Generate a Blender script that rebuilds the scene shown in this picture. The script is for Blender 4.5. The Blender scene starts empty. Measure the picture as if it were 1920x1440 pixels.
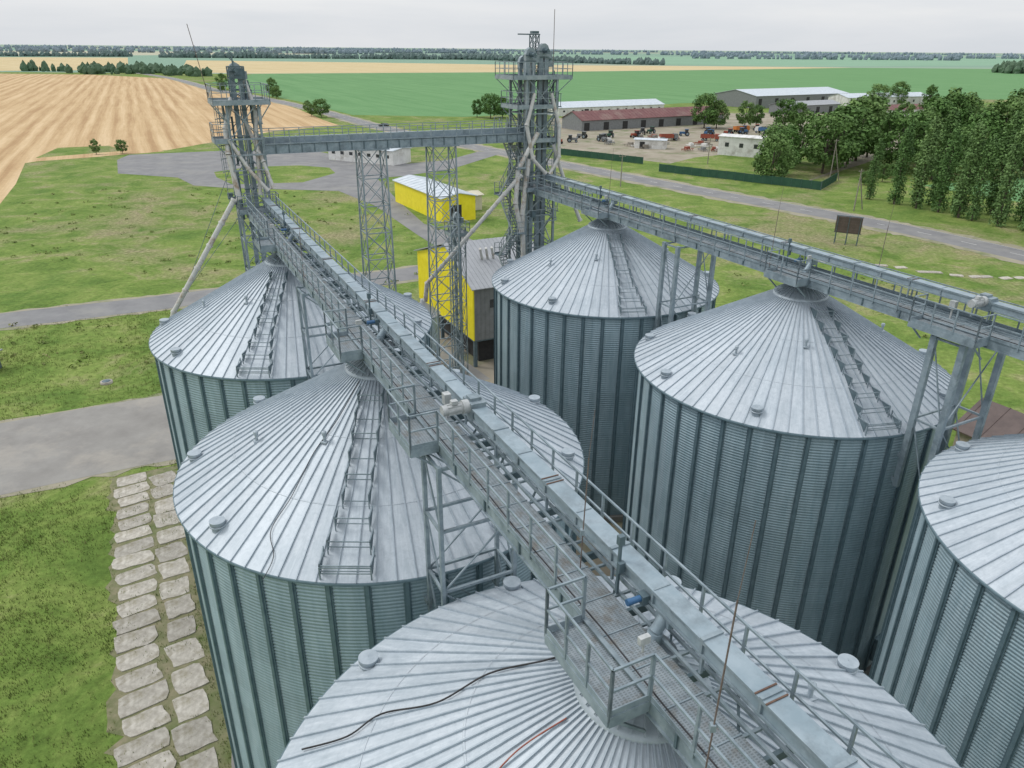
import bpy, math, random
from mathutils import Vector, Matrix
random.seed(7)
R_=random.random
U=random.uniform
scene=bpy.context.scene
COL=scene.collection
# ------------------------------------------------------------------ mesh builder
class MB:
    def __init__(s): s.v=[];s.f=[];s.m=[];s.sm=[]
    def add(s,vs,fs,m=0,smooth=False):
        o=len(s.v); s.v+= [tuple(v) for v in vs]
        for f in fs: s.f.append(tuple(i+o for i in f)); s.m.append(m); s.sm.append(smooth)
    def box(s,c,sx,sy,sz,m=0,rot=0.0):
        ca,sa=math.cos(rot),math.sin(rot)
        vs=[]
        for dz in(-.5,.5):
            for dx,dy in((-.5,-.5),(.5,-.5),(.5,.5),(-.5,.5)):
                x=dx*sx;y=dy*sy
                vs.append((c[0]+x*ca-y*sa,c[1]+x*sa+y*ca,c[2]+dz*sz))
        s.add(vs,[(3,2,1,0),(4,5,6,7),(0,1,5,4),(1,2,6,5),(2,3,7,6),(3,0,4,7)],m)
    def beam(s,p,q,w,h=None,m=0,up=(0,0,1)):
        h=h or w
        p=Vector(p);q=Vector(q);d=(q-p)
        if d.length<1e-5:return
        d.normalize();u=Vector(up)
        if abs(d.dot(u))>.98:u=Vector((1,0,0)) if abs(d.x)<.9 else Vector((0,1,0))
        a=d.cross(u).normalized()*(w/2);b=a.cross(d).normalized()*(h/2)
        vs=[p-a-b,p+a-b,p+a+b,p-a+b,q-a-b,q+a-b,q+a+b,q-a+b]
        s.add(vs,[(0,1,2,3),(7,6,5,4),(1,0,4,5),(2,1,5,6),(3,2,6,7),(0,3,7,4)],m)
    def tube(s,p,q,r,n=10,m=0,r2=None,cap=True,smooth=True):
        r2=r if r2 is None else r2
        p=Vector(p);q=Vector(q);d=(q-p).normalized()
        u=Vector((0,0,1)) if abs(d.z)<.95 else Vector((1,0,0))
        a=d.cross(u).normalized();b=a.cross(d)
        vs=[]
        for c,rr in((p,r),(q,r2)):
            for i in range(n):
                t=2*math.pi*i/n;vs.append(c+a*(rr*math.cos(t))+b*(rr*math.sin(t)))
        s.add(vs,[(i,(i+1)%n,n+(i+1)%n,n+i) for i in range(n)],m,smooth)
        if cap:
            s.add(vs[:n],[tuple(range(n))[::-1]],m); s.add(vs[n:],[tuple(range(n))],m)
    def lathe(s,prof,n,m=0,c=(0,0),smooth=True):
        vs=[];k=len(prof)
        for r,z in prof:
            for i in range(n):
                t=2*math.pi*i/n;vs.append((c[0]+r*math.cos(t),c[1]+r*math.sin(t),z))
        fs=[(j*n+i,j*n+(i+1)%n,(j+1)*n+(i+1)%n,(j+1)*n+i) for j in range(k-1) for i in range(n)]
        s.add(vs,fs,m,smooth)
    def prism(s,poly,z0,z1,m=0,mt=None):
        n=len(poly);vs=[(x,y,z0) for x,y in poly]+[(x,y,z1) for x,y in poly]
        s.add(vs,[(i,(i+1)%n,n+(i+1)%n,n+i) for i in range(n)]+[tuple(range(n))[::-1]],m)
        s.add(vs[n:],[tuple(range(n))],m if mt is None else mt)
    def plate(s,pts,off,m=0):
        n=len(pts);o=Vector(off);vs=[Vector(p) for p in pts]+[Vector(p)+o for p in pts]
        s.add(vs,[tuple(range(n))[::-1],tuple(range(n,2*n))]+[(i,(i+1)%n,n+(i+1)%n,n+i) for i in range(n)],m)
    def mesh(s,name,mats):
        me=bpy.data.meshes.new(name);me.from_pydata(s.v,[],s.f)
        for m in mats:me.materials.append(m)
        me.polygons.foreach_set('material_index',s.m);me.polygons.foreach_set('use_smooth',s.sm)
        me.update();return me
def thing(name,label,cat,loc=(0,0,0),rot=0.0,group=None,mesh=None):
    o=bpy.data.objects.new(name,mesh);COL.objects.link(o);o.location=loc;o.rotation_euler=(0,0,rot)
    if mesh is None:o.empty_display_size=.5
    o['label']=label;o['category']=cat
    if group:o['group']=group
    return o
def part(name,mb,parent,mats,label=None,smooth=None):
    me=mb.mesh(name,mats) if isinstance(mb,MB) else mb
    o=bpy.data.objects.new(name,me);COL.objects.link(o);o.parent=parent
    if label:o['label']=label
    return o
def struct(name,mb,mats,kind='structure',label=None):
    me=mb.mesh(name,mats);o=bpy.data.objects.new(name,me);COL.objects.link(o);o['kind']=kind
    if label:o['label']=label
    return o
def copy_thing(root,loc,rot,scale=1.0,label=None):
    n=root.copy();COL.objects.link(n);n.location=loc;n.rotation_euler=(0,0,rot)
    n.scale=(scale,)*3 if not isinstance(scale,tuple) else scale
    if label:n['label']=label
    for c in list(root.children):
        k=c.copy();COL.objects.link(k);k.parent=n
        for g in list(c.children):
            h=g.copy();COL.objects.link(h);h.parent=k
    return n
# ------------------------------------------------------------------ materials
def newmat(name):
    m=bpy.data.materials.new(name);m.use_nodes=True;nt=m.node_tree
    return m,nt,nt.nodes['Principled BSDF'],nt.nodes,nt.links
def L(nt,a,b): nt.links.new(a,b)
def math_(nt,op,a,b=None,c=None):
    n=nt.nodes.new('ShaderNodeMath');n.operation=op
    for i,x in enumerate((a,b,c)):
        if x is None:continue
        if isinstance(x,(int,float)):n.inputs[i].default_value=x
        else:L(nt,x,n.inputs[i])
    return n.outputs[0]
def noise(nt,vec,scale,detail=5,rough=.6,dist=0):
    n=nt.nodes.new('ShaderNodeTexNoise');n.inputs['Scale'].default_value=scale;n.inputs['Detail'].default_value=detail
    n.inputs['Roughness'].default_value=rough;n.inputs['Distortion'].default_value=dist
    if vec is not None:L(nt,vec,n.inputs['Vector'])
    return n.outputs['Fac']
def ramp(nt,fac,stops):
    n=nt.nodes.new('ShaderNodeValToRGB');e=n.color_ramp.elements
    while len(e)<len(stops):e.new(.5)
    for i,(p,c) in enumerate(stops):
        e[i].position=p;e[i].color=(*c,1) if not isinstance(c,(int,float)) else (c,c,c,1)
    L(nt,fac,n.inputs[0]);return n.outputs[0]
def mix(nt,fac,a,b,mode='MIX'):
    n=nt.nodes.new('ShaderNodeMixRGB');n.blend_type=mode
    for i,x in enumerate((fac,a,b)):
        if isinstance(x,(int,float)):n.inputs[i].default_value=x if i==0 else (x,x,x,1)
        elif isinstance(x,tuple):n.inputs[i].default_value=(*x,1)
        else:L(nt,x,n.inputs[i])
    return n.outputs[0]
def coord(nt,kind='Object'):
    return nt.nodes.new('ShaderNodeTexCoord').outputs[kind]
def bump(nt,h,strength,dist,bs):
    n=nt.nodes.new('ShaderNodeBump');n.inputs['Strength'].default_value=strength;n.inputs['Distance'].default_value=dist
    L(nt,h,n.inputs['Height']);L(nt,n.outputs[0],bs.inputs['Normal'])
def comb(nt,a,b,c):
    n=nt.nodes.new('ShaderNodeCombineXYZ')
    for i,x in enumerate((a,b,c)):
        if isinstance(x,(int,float)):n.inputs[i].default_value=x
        else:L(nt,x,n.inputs[i])
    return n.outputs[0]
def simple(name,c1,c2,scale=2.,rough=.6,metal=0.,bmp=0.,bd=.02,lo=.35,hi=.65,detail=5,rnd=0.0,dirt=None,dscale=.6,grate=False):
    m,nt,bs,N,K=newmat(name);co=coord(nt)
    f=noise(nt,co,scale,detail,.65)
    c=ramp(nt,f,[(lo,c1),(hi,c2)])
    if dirt:
        g=noise(nt,co,dscale,6,.7)
        c=mix(nt,ramp(nt,g,[(.5,0.),(.68,1.)]),c,dirt)
    if rnd:
        oi=nt.nodes.new('ShaderNodeObjectInfo').outputs['Random']
        k=math_(nt,'MULTIPLY_ADD',oi,rnd,1-rnd/2)
        c=mix(nt,1.,c,comb(nt,k,k,k),'MULTIPLY')
    if grate:
        sx=nt.nodes.new('ShaderNodeSeparateXYZ');L(nt,co,sx.inputs[0])
        a=math_(nt,'FRACT',math_(nt,'MULTIPLY',sx.outputs[1],19.));b=math_(nt,'FRACT',math_(nt,'MULTIPLY',sx.outputs[0],12.))
        k=math_(nt,'MULTIPLY',math_(nt,'GREATER_THAN',a,.45),math_(nt,'GREATER_THAN',b,.4))
        c=mix(nt,math_(nt,'MULTIPLY',k,.45),c,(.05,.065,.07))
    L(nt,c,bs.inputs['Base Color']);bs.inputs['Roughness'].default_value=rough;bs.inputs['Metallic'].default_value=metal
    if bmp:bump(nt,f,bmp,bd,bs)
    return m
def polar(nt):
    co=coord(nt);sx=nt.nodes.new('ShaderNodeSeparateXYZ');L(nt,co,sx.inputs[0])
    x,y,z=sx.outputs
    ang=math_(nt,'ARCTAN2',y,x)
    r=math_(nt,'SQRT',math_(nt,'ADD',math_(nt,'MULTIPLY',x,x),math_(nt,'MULTIPLY',y,y)))
    return co,ang,r,z
def roofmat():
    m,nt,bs,N,K=newmat('galvanised_roof_steel');co,ang,r,z=polar(nt)
    rnd=nt.nodes.new('ShaderNodeObjectInfo').outputs['Random'];rn=math_(nt,'MULTIPLY',rnd,57.)
    idx=math_(nt,'FLOOR',math_(nt,'MULTIPLY_ADD',ang,80/(2*math.pi),.5))
    w=nt.nodes.new('ShaderNodeTexWhiteNoise');w.noise_dimensions='2D';L(nt,comb(nt,idx,rn,0.),w.inputs['Vector'])
    st=noise(nt,comb(nt,math_(nt,'MULTIPLY',ang,26.),math_(nt,'MULTIPLY',r,.5),math_(nt,'ADD',rn,math_(nt,'MULTIPLY',w.outputs['Value'],3.))),1.8,7,.74,.4)
    bl=noise(nt,comb(nt,math_(nt,'MULTIPLY',ang,3.),math_(nt,'MULTIPLY',r,.4),rn),1.2,6,.7)
    sp=noise(nt,co,5.,7,.8,.6)
    c=ramp(nt,st,[(.33,(.36,.42,.465)),(.52,(.455,.515,.565)),(.68,(.57,.625,.67))])
    c=mix(nt,ramp(nt,bl,[(.40,0.),(.62,.6)]),c,(.58,.63,.675))
    c=mix(nt,ramp(nt,sp,[(.46,0.),(.66,.5)]),c,(.33,.385,.43))
    k=math_(nt,'MULTIPLY_ADD',w.outputs['Value'],.12,.94)
    c=mix(nt,1.,c,comb(nt,k,k,k),'MULTIPLY')
    L(nt,c,bs.inputs['Base Color']);bs.inputs['Metallic'].default_value=.12
    L(nt,math_(nt,'MULTIPLY_ADD',st,.35,.34),bs.inputs['Roughness'])
    bump(nt,noise(nt,comb(nt,math_(nt,'MULTIPLY',ang,14.),math_(nt,'MULTIPLY',r,1.1),rn),1.5,2,.5),.25,.04,bs)
    return m
def wallmat():
    m,nt,bs,N,K=newmat('corrugated_wall_steel');co,ang,r,z=polar(nt)
    rnd=nt.nodes.new('ShaderNodeObjectInfo').outputs['Random'];rn=math_(nt,'MULTIPLY',rnd,31.)
    i1=math_(nt,'FLOOR',math_(nt,'MULTIPLY',ang,20/(2*math.pi)));i2=math_(nt,'FLOOR',math_(nt,'DIVIDE',z,1.06))
    w=nt.nodes.new('ShaderNodeTexWhiteNoise');w.noise_dimensions='3D';L(nt,comb(nt,i1,i2,rn),w.inputs['Vector'])
    st=noise(nt,comb(nt,math_(nt,'MULTIPLY',ang,20.),math_(nt,'MULTIPLY',z,.25),rn),1.6,6,.7)
    c=ramp(nt,st,[(.35,(.27,.375,.42)),(.65,(.36,.465,.51))])
    k=math_(nt,'MULTIPLY_ADD',w.outputs['Value'],.14,.93)
    c=mix(nt,1.,c,comb(nt,k,k,k),'MULTIPLY')
    L(nt,c,bs.inputs['Base Color']);bs.inputs['Metallic'].default_value=.22;bs.inputs['Roughness'].default_value=.40
    return m
M_roof=roofmat();M_wall=wallmat()
M_rib=simple('roof_rib_steel',(.32,.38,.43),(.43,.49,.54),3.,.5,.15)
M_stiff=simple('stiffener_steel',(.11,.175,.205),(.16,.235,.27),3.,.5,.15)
M_steel=simple('galvanised_frame_steel',(.20,.26,.295),(.31,.375,.41),2.2,.5,.2,dirt=(.15,.19,.215),dscale=1.3)
M_steelT=simple('tower_frame_steel',(.19,.245,.27),(.31,.37,.40),2.2,.5,.2,dirt=(.36,.41,.43),dscale=.9)
M_steelD=simple('dark_frame_steel',(.08,.125,.145),(.13,.18,.205),2.2,.55,.2)
M_deck=simple('walkway_steel',(.21,.25,.275),(.30,.345,.37),6.,.5,.2,dirt=(.18,.17,.15),dscale=1.8,grate=True)
M_box=simple('conveyor_steel',(.24,.315,.36),(.33,.405,.45),1.6,.45,.12,dirt=(.20,.25,.28),dscale=1.1)
M_rust=simple('rusty_strap',(.10,.055,.04),(.16,.10,.07),8.,.8)
M_rod=simple('weathered_thin_rod',(.12,.09,.08),(.20,.16,.14),8.,.8)
M_vent=simple('vent_steel',(.32,.38,.425),(.42,.48,.525),4.,.5,.15)
M_dark=simple('black_rubber',(.012,.012,.014),(.03,.03,.032),5.,.6)
M_motor=simple('motor_paint',(.36,.38,.38),(.50,.52,.52),5.,.45,.1)
M_blue=simple('blue_paint',(.03,.10,.22),(.05,.14,.28),5.,.5)
M_pipe=simple('weathered_spout_paint',(.50,.50,.48),(.64,.64,.62),1.5,.5,.1,dirt=(.32,.24,.17),dscale=1.5)
M_yel=simple('yellow_cladding',(.78,.66,.015),(.88,.76,.03),.8,.5)
M_wroof=simple('pale_sheet_roof',(.50,.56,.61),(.64,.69,.73),.7,.5,.1)
M_groof=simple('grey_sheet_roof',(.33,.345,.365),(.38,.395,.415),.9,.5,.1)
M_gwall=simple('grey_cladding',(.17,.18,.185),(.23,.24,.245),1.2,.6)
M_white=simple('white_plaster',(.62,.62,.60),(.78,.78,.76),.5,.8,dirt=(.45,.43,.40),dscale=.3)
M_cream=simple('cream_plaster',(.52,.49,.38),(.62,.59,.46),.7,.8)
M_red=simple('dark_red_roof',(.14,.05,.05),(.20,.08,.075),.3,.6,dirt=(.22,.14,.12),dscale=.15)
M_brick=simple('brick_wall',(.30,.24,.20),(.40,.34,.29),2.,.85)
M_brown=simple('brown_metal_roof',(.09,.065,.06),(.13,.095,.085),1.,.5)
M_glass=simple('dark_window_glass',(.03,.035,.04),(.06,.065,.07),2.,.15)
M_door=simple('dark_opening',(.02,.02,.021),(.04,.04,.04),2.,.8)
M_greenf=simple('green_fence_sheet',(.015,.07,.045),(.03,.10,.06),.6,.6)
M_wood=simple('weathered_pole_wood',(.20,.18,.15),(.32,.29,.25),4.,.85)
M_redp=simple('red_vehicle_paint',(.25,.05,.03),(.34,.09,.05),3.,.5)
M_orange=simple('orange_vehicle_paint',(.48,.15,.03),(.56,.20,.04),3.,.5)
M_black=simple('black_car_paint',(.012,.013,.015),(.02,.021,.024),3.,.25)
M_bark=simple('bark',(.07,.055,.04),(.13,.11,.09),6.,.9)
M_slab=simple('worn_concrete_slab',(.33,.305,.26),(.54,.51,.45),2.6,.9,bmp=.8,bd=.04,rnd=.3,dirt=(.26,.235,.17),dscale=.9,detail=9)
def leafmat(name,a,b,c):
    m,nt,bs,N,K=newmat(name);co=coord(nt)
    f=noise(nt,co,.55,4,.7);g=noise(nt,co,3.5,3,.7)
    col=ramp(nt,mix(nt,.45,f,g),[(.36,a),(.52,b),(.66,c)])
    oi=nt.nodes.new('ShaderNodeObjectInfo').outputs['Random'];k=math_(nt,'MULTIPLY_ADD',oi,.5,.8)
    col=mix(nt,1.,col,comb(nt,k,math_(nt,'MULTIPLY_ADD',oi,.3,.88),k),'MULTIPLY')
    L(nt,col,bs.inputs['Base Color']);bs.inputs['Roughness'].default_value=.75
    bs.inputs['Specular IOR Level'].default_value=.2
    return m
M_leaf=leafmat('round_tree_foliage',(.06,.12,.035),(.12,.215,.06),(.21,.33,.105))
M_pop=leafmat('poplar_foliage',(.06,.12,.04),(.125,.22,.072),(.20,.33,.11))
M_far=leafmat('haze_tinted_foliage',(.075,.125,.08),(.10,.16,.10),(.13,.19,.115))  # leaf green lightened, distance haze painted into the colour
M_farb=leafmat('haze_tinted_windbreak',(.10,.155,.145),(.12,.175,.16),(.14,.195,.17))  # bluish cast is air haze mixed into the leaf colour
M_far2=leafmat('haze_tinted_horizon_foliage',(.19,.255,.29),(.21,.27,.305),(.23,.29,.32))  # horizon woods: strong blue-grey haze painted into the foliage colour
M_blade=leafmat('grass_blades',(.085,.135,.033),(.15,.205,.055),(.26,.26,.115))
def groundmat():
    m,nt,bs,N,K=newmat('meadow_ground');co=coord(nt)
    big=noise(nt,co,.022,6,.65,.8);mid=noise(nt,co,.13,8,.72,.6);fine=noise(nt,co,1.6,7,.78)
    g=ramp(nt,mid,[(.30,(.085,.145,.032)),(.44,(.14,.215,.048)),(.56,(.205,.27,.072)),(.70,(.30,.30,.135))])
    dry=ramp(nt,fine,[(.35,(.18,.155,.09)),(.65,(.37,.32,.205))])
    dk=ramp(nt,noise(nt,co,.045,7,.7,1.),[(.50,0.),(.62,.55)])
    g=mix(nt,dk,g,(.095,.175,.038))
    c=mix(nt,ramp(nt,mix(nt,.42,big,mid),[(.495,0.),(.61,.75)]),g,dry)
    c=mix(nt,1.,c,ramp(nt,fine,[(.30,.62),(.5,1.0),(.70,1.38)]),'MULTIPLY')
    sx=nt.nodes.new('ShaderNodeSeparateXYZ');L(nt,co,sx.inputs[0])
    v=nt.nodes.new('ShaderNodeTexVoronoi');v.inputs['Scale'].default_value=1.
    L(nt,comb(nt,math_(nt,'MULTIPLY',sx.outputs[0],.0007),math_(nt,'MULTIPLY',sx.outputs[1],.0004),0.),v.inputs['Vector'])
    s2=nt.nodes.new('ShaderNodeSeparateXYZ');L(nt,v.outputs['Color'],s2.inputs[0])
    far=ramp(nt,s2.outputs[0],[(.0,(.20,.33,.24)),(.45,(.23,.34,.26)),(.62,(.46,.44,.33)),(.8,(.22,.31,.25))])  # far ground tones carry painted aerial haze, paler and greyer
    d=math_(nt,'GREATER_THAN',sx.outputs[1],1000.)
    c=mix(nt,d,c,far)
    L(nt,c,bs.inputs['Base Color']);bs.inputs['Roughness'].default_value=.95;bs.inputs['Specular IOR Level'].default_value=.1
    bump(nt,fine,.8,.12,bs)
    return m
def stripemat(name,ang,per,a,b,c,amp=1.,blot=.3,wobble=9.):
    m,nt,bs,N,K=newmat(name);co=coord(nt)
    sx=nt.nodes.new('ShaderNodeSeparateXYZ');L(nt,co,sx.inputs[0])
    nx,ny=math.cos(ang),math.sin(ang)
    s=math_(nt,'ADD',math_(nt,'MULTIPLY',sx.outputs[0],nx),math_(nt,'MULTIPLY',sx.outputs[1],ny))
    al=math_(nt,'ADD',math_(nt,'MULTIPLY',sx.outputs[0],-ny),math_(nt,'MULTIPLY',sx.outputs[1],nx))
    wob=noise(nt,co,.008,2,.5)
    s2=math_(nt,'ADD',s,math_(nt,'MULTIPLY',wob,wobble))
    st=noise(nt,comb(nt,math_(nt,'MULTIPLY',s2,1./per),math_(nt,'MULTIPLY',al,.0035),0.),1.5,4,.75)
    wv=math_(nt,'SINE',math_(nt,'MULTIPLY',s2,2*math.pi/per))
    f=math_(nt,'MULTIPLY_ADD',wv,.07*amp,st)
    br=noise(nt,co,.05,7,.75);f2=mix(nt,blot,f,br)
    col=ramp(nt,f2,[(.36,a),(.5,b),(.64,c)])
    fine=noise(nt,co,.9,5,.8)
    col=mix(nt,1.,col,ramp(nt,fine,[(.3,.82),(.7,1.12)]),'MULTIPLY')
    L(nt,col,bs.inputs['Base Color']);bs.inputs['Roughness'].default_value=.95;bs.inputs['Specular IOR Level'].default_value=.1
    return m
M_ground=groundmat()
M_stub=stripemat('harvested_stubble',.4486,6.5,(.42,.275,.145),(.54,.385,.215),(.64,.48,.29),1.0,.2,4.)
M_gold=stripemat('ripe_wheat',.9,30.,(.50,.40,.22),(.58,.47,.27),(.63,.53,.33),.5)
M_crop=stripemat('green_crop',.5,14.,(.12,.255,.105),(.145,.29,.125),(.175,.325,.145),.3)
M_crop2=simple('haze_tinted_far_crop',(.19,.34,.22),(.22,.37,.25),.004,.95)  # crop green paled to paint in distance haze
def asph(name,a,b,d,sc=.25):
    m=simple(name,a,b,sc,.9,0,dirt=d,dscale=.12,detail=9,bmp=.3,bd=.03);return m
M_asph=asph('old_asphalt',(.18,.18,.185),(.24,.24,.24),(.27,.265,.25))
M_conc=asph('dusty_concrete_apron',(.23,.22,.205),(.30,.29,.27),(.36,.335,.295),.3)
M_dirt=asph('bare_dirt',(.25,.215,.155),(.37,.33,.26),(.14,.17,.07),.1)
M_path=asph('path_edge_soil',(.13,.15,.06),(.27,.24,.15),(.11,.16,.04),1.2)
M_gravel=asph('gravel_shoulder',(.27,.25,.18),(.35,.32,.24),(.14,.18,.06),.3)
M_line=simple('road_paint',(.50,.50,.48),(.70,.70,.67),.8,.8)
# ------------------------------------------------------------------ ground sheets
def sheet(name,poly,z,mat):
    mb=MB();mb.add([(x,y,z) for x,y in poly],[tuple(range(len(poly)))])
    return struct(name,mb,[mat])
def smoothline(pts,n=6):
    out=[];P=[pts[0]]+list(pts)+[pts[-1]]
    for i in range(1,len(P)-2):
        p0,p1,p2,p3=[Vector(p) for p in P[i-1:i+3]]
        for k in range(n):
            t=k/n
            out.append(.5*((2*p1)+(p2-p0)*t+(2*p0-5*p1+4*p2-p3)*t*t+(3*p1-p0-3*p2+p3)*t**3))
    out.append(Vector(pts[-1]));return out
def ribbon(name,pts,w,z,mat,dash=None,off=0,jit=0,n=6):
    P=smoothline(pts,n);mb=MB();vs=[]
    nr=[]
    for i,p in enumerate(P):
        d=(P[min(i+1,len(P)-1)]-P[max(i-1,0)]).normalized();nr.append(Vector((-d.y,d.x)))
    if dash is None:
        for p,n in zip(P,nr):
            a=p+n*(w/2+off+U(-jit,jit));b=p-n*(w/2-off+U(-jit,jit));vs+=[(a.x,a.y,z),(b.x,b.y,z)]
        mb.add(vs,[(2*i,2*i+1,2*i+3,2*i+2) for i in range(len(P)-1)])
    else:
        acc=0
        for i in range(len(P)-1):
            seg=P[i+1]-P[i];l=seg.length;d=seg/l;n=nr[i];t=0
            while t<l:
                if (acc+t)%(dash*3)<dash:
                    e=min(t+dash/2,l);a=P[i]+d*t;b=P[i]+d*e
                    mb.add([(q.x,q.y,z) for q in(a+n*w/2,a-n*w/2,b-n*w/2,b+n*w/2)],[(0,1,2,3)])
                t+=dash/2
            acc+=l
    return struct(name,mb,[mat])
mb=MB();g=[-30000,-3000,-600,-150,0,150,600,3000,30000]
mb.add([(x,y,0) for y in g for x in g],[(j*9+i,j*9+i+1,(j+1)*9+i+1,(j+1)*9+i) for j in range(8) for i in range(8)])
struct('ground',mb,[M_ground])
sheet('stubble_field',[(-607,940),(-496,932),(-355,833),(-288,722),(-236,620),(-190,569),(-150,495),(-121,440),(-92,375),(-79,350),(-100,322),(-117,258),(-130,255),(-142,269),(-156,262),(-146,227),(-126,190),(-113,163),(-106,140),(-120,118),(-500,60),(-1500,700)],.012,M_stub)
sheet('wheat_field',[(-771,1885),(-300,1800),(39,1686),(380,1730),(717,1699),(370,1430),(28,1191),(-330,1017),(-440,1050)],.02,M_gold)
sheet('distant_field',[(-1900,1900),(-1060,2201),(-544,1124),(-667,1033),(-1500,900)],.02,M_gold)
sheet('crop_field',[(-330,1010),(28,1183),(370,1420),(710,1690),(2200,1750),(1700,560),(291,593),(110,520),(20,430),(-26,400),(-84,405),(-138,504),(-190,585),(-228,640),(-290,760)],.016,M_crop)
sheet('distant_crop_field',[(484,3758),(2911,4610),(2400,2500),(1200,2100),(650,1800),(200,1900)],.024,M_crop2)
sheet('farmyard',[(18,395),(60,420),(160,450),(230,430),(180,330),(110,240),(80,205),(45,240),(16,268)],.02,M_dirt)
sheet('farmyard_meadow',[(48,236),(80,206),(100,232),(110,262),(84,268),(60,252)],.026,M_ground)
sheet('vegetable_plot',[(108,200),(140,140),(200,150),(230,210),(160,222)],.02,M_crop)
road=[(-700,1300),(-402,902),(-242,635),(-202,581),(-152,504),(-107,430),(-64,351),(-35,305),(-12,271),(16,231),(34,206),(54,179),(71,157),(81,142),(90,125),(104,100),(124,60),(150,0)]
ribbon('road_shoulder',road,12.0,.024,M_gravel,jit=.8,n=14)
ribbon('road',road,8.0,.032,M_asph)
ribbon('road_centre_marking',road,.16,.038,M_line,dash=3)
ribbon('road_edge_marking',road,.10,.038,M_line,off=3.75)
sheet('paved_yard',[(-122,234),(-124,246),(-98,258),(-66,258),(-57,248),(-57,238),(-32,232),(-21,240),(-12,262),(-4,258),(-18,222),(-30,208),(-37,204),(-27,173),(-18,148),(-9,137),(-3,127),(-5,118),(-10,122),(-18,138),(-31,166),(-43,184),(-53,185),(-72,187),(-81,190),(-90,202),(-109,208)],.028,M_asph)
sheet('grass_island',[(-80,203),(-84,212),(-77,222),(-64,226),(-54,222),(-50,212),(-55,196),(-72,192)],.034,M_ground)
ribbon('side_road_verge',[(-140,52),(-100,72),(-65.5,88.7),(-49.8,96.1),(-42.4,100),(-31.5,104.5),(-15.5,112.5),(-7,121)],8.0,.022,M_gravel,jit=.4,n=10)
ribbon('side_road',[(-140,52),(-100,72),(-65.5,88.7),(-49.8,96.1),(-42.4,100),(-31.5,104.5),(-15.5,112.5),(-7,121),(2,124),(20,122)],6.5,.033,M_asph,jit=.1)
ribbon('apron_verge',[(-110,18),(-44,54.8),(-27,63.4),(-14,73),(-6,78)],15.4,.026,M_gravel,jit=.45,n=16)
ribbon('concrete_apron',[(-110,18),(-44,54.8),(-27,63.4),(-14,73),(-6,78)],14.2,.036,M_conc)
sheet('silo_yard_ground',[(-13,60),(-12,34),(-2,14),(4,2),(14,-4),(40,4),(38,26),(30,50),(20,72),(2,84),(-14,92),(-16,80)],.018,M_dirt)
ribbon('dirt_track',[(-119,258),(-150,225),(-140,180),(-128,150),(-160,90)],9,.02,M_stub,jit=1.5)
ribbon('path_soil',[(-30.4,52.6),(-23.2,38.2),(-16.1,24)],5.0,.014,M_path,jit=.5,n=24)
ribbon('silo_edge_soil',[(-23.5,50),(-22.5,42),(-17.5,33.5),(-14.6,26),(-13,20)],1.6,.012,M_path,jit=.3,n=12)
# ------------------------------------------------------------------ silos
RW=8.28;ZE=16.3;SL=.575
def roofz(r):return ZE+(8.4-r)*SL
silo=thing('grain_silo','round corrugated galvanised steel grain silo with conical ribbed roof','grain silo',(-5.42,27.81,0),0,'grain silos in two rows')
mb=MB()
mb.lathe([(8.6,-.05),(8.6,.5)],96);mb.lathe([(8.6,.5),(8.1,.5)],96)
part('foundation',mb,silo,[M_conc])
mb=MB();prof=[];pitch=.15;n=int((ZE-.5)/pitch*4)
for i in range(n+1):
    z=.5+i*pitch/4;prof.append((RW+.028*math.sin(i*math.pi/2),z))
mb.lathe(prof,160,0)
for k in range(40):
    t=2*math.pi*(k+.5)/40;c,s=math.cos(t),math.sin(t);r=RW+.07
    mb.box((r*c,r*s,(.5+ZE-.12)/2),.10,.12,ZE-.62,1,t)
    for sg in(-1,1):
        rr=RW+.04;mb.box((rr*c-sg*.09*s,rr*s+sg*.09*c,(.5+ZE-.12)/2),.03,.06,ZE-.63,1,t)
part('wall',mb,silo,[M_wall,M_stiff])
mb=MB();N=80
rs=[8.52,6.5,3.6,1.35]
mb.lathe([(r,roofz(r)) for r in rs],160)
for k in range(N):
    t=2*math.pi*(k+.5)/N;c,s=math.cos(t),math.sin(t)
    mb.beam((8.55*c,8.55*s,roofz(8.55)+.025),(1.36*c,1.36*s,roofz(1.36)+.025),.038,.07,1)
for r in (6.1,3.7):
    mb.lathe([(r+.03,roofz(r+.03)+.006),(r+.02,roofz(r)+.012),(r-.02,roofz(r)+.022)],N*2)
part('roof',mb,silo,[M_roof,M_rib])
mb=MB();mb.lathe([(8.54,ZE-.2),(8.56,ZE-.08),(8.50,ZE-.07)],96);mb.lathe([(8.33,ZE-.28),(8.36,ZE-.1)],96)
mb.lathe([(8.30,ZE-.1),(8.54,ZE-.2)],96)
part('eave_trim',mb,silo,[M_stiff])
mb=MB()
mb.lathe([(1.42,roofz(1.42)+.02),(1.42,roofz(1.42)+.10),(1.3,roofz(1.42)+.15),(.62,roofz(.62)+.12),(.6,roofz(.62)+.14)],48)
for k in range(32):
    t=2*math.pi*k/32;c,s=math.cos(t),math.sin(t);mb.beam((1.38*c,1.38*s,roofz(1.38)+.15),(.62*c,.62*s,roofz(.62)+.15),.03,.05)
mb.lathe([(.6,roofz(.62)+.1),(.6,roofz(.4)+.3),(.66,roofz(.4)+.31),(.66,roofz(.4)+.37),(.2,roofz(.4)+.41),(.01,roofz(.4)+.41)],28)
part('roof_cap',mb,silo,[M_vent])
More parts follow.
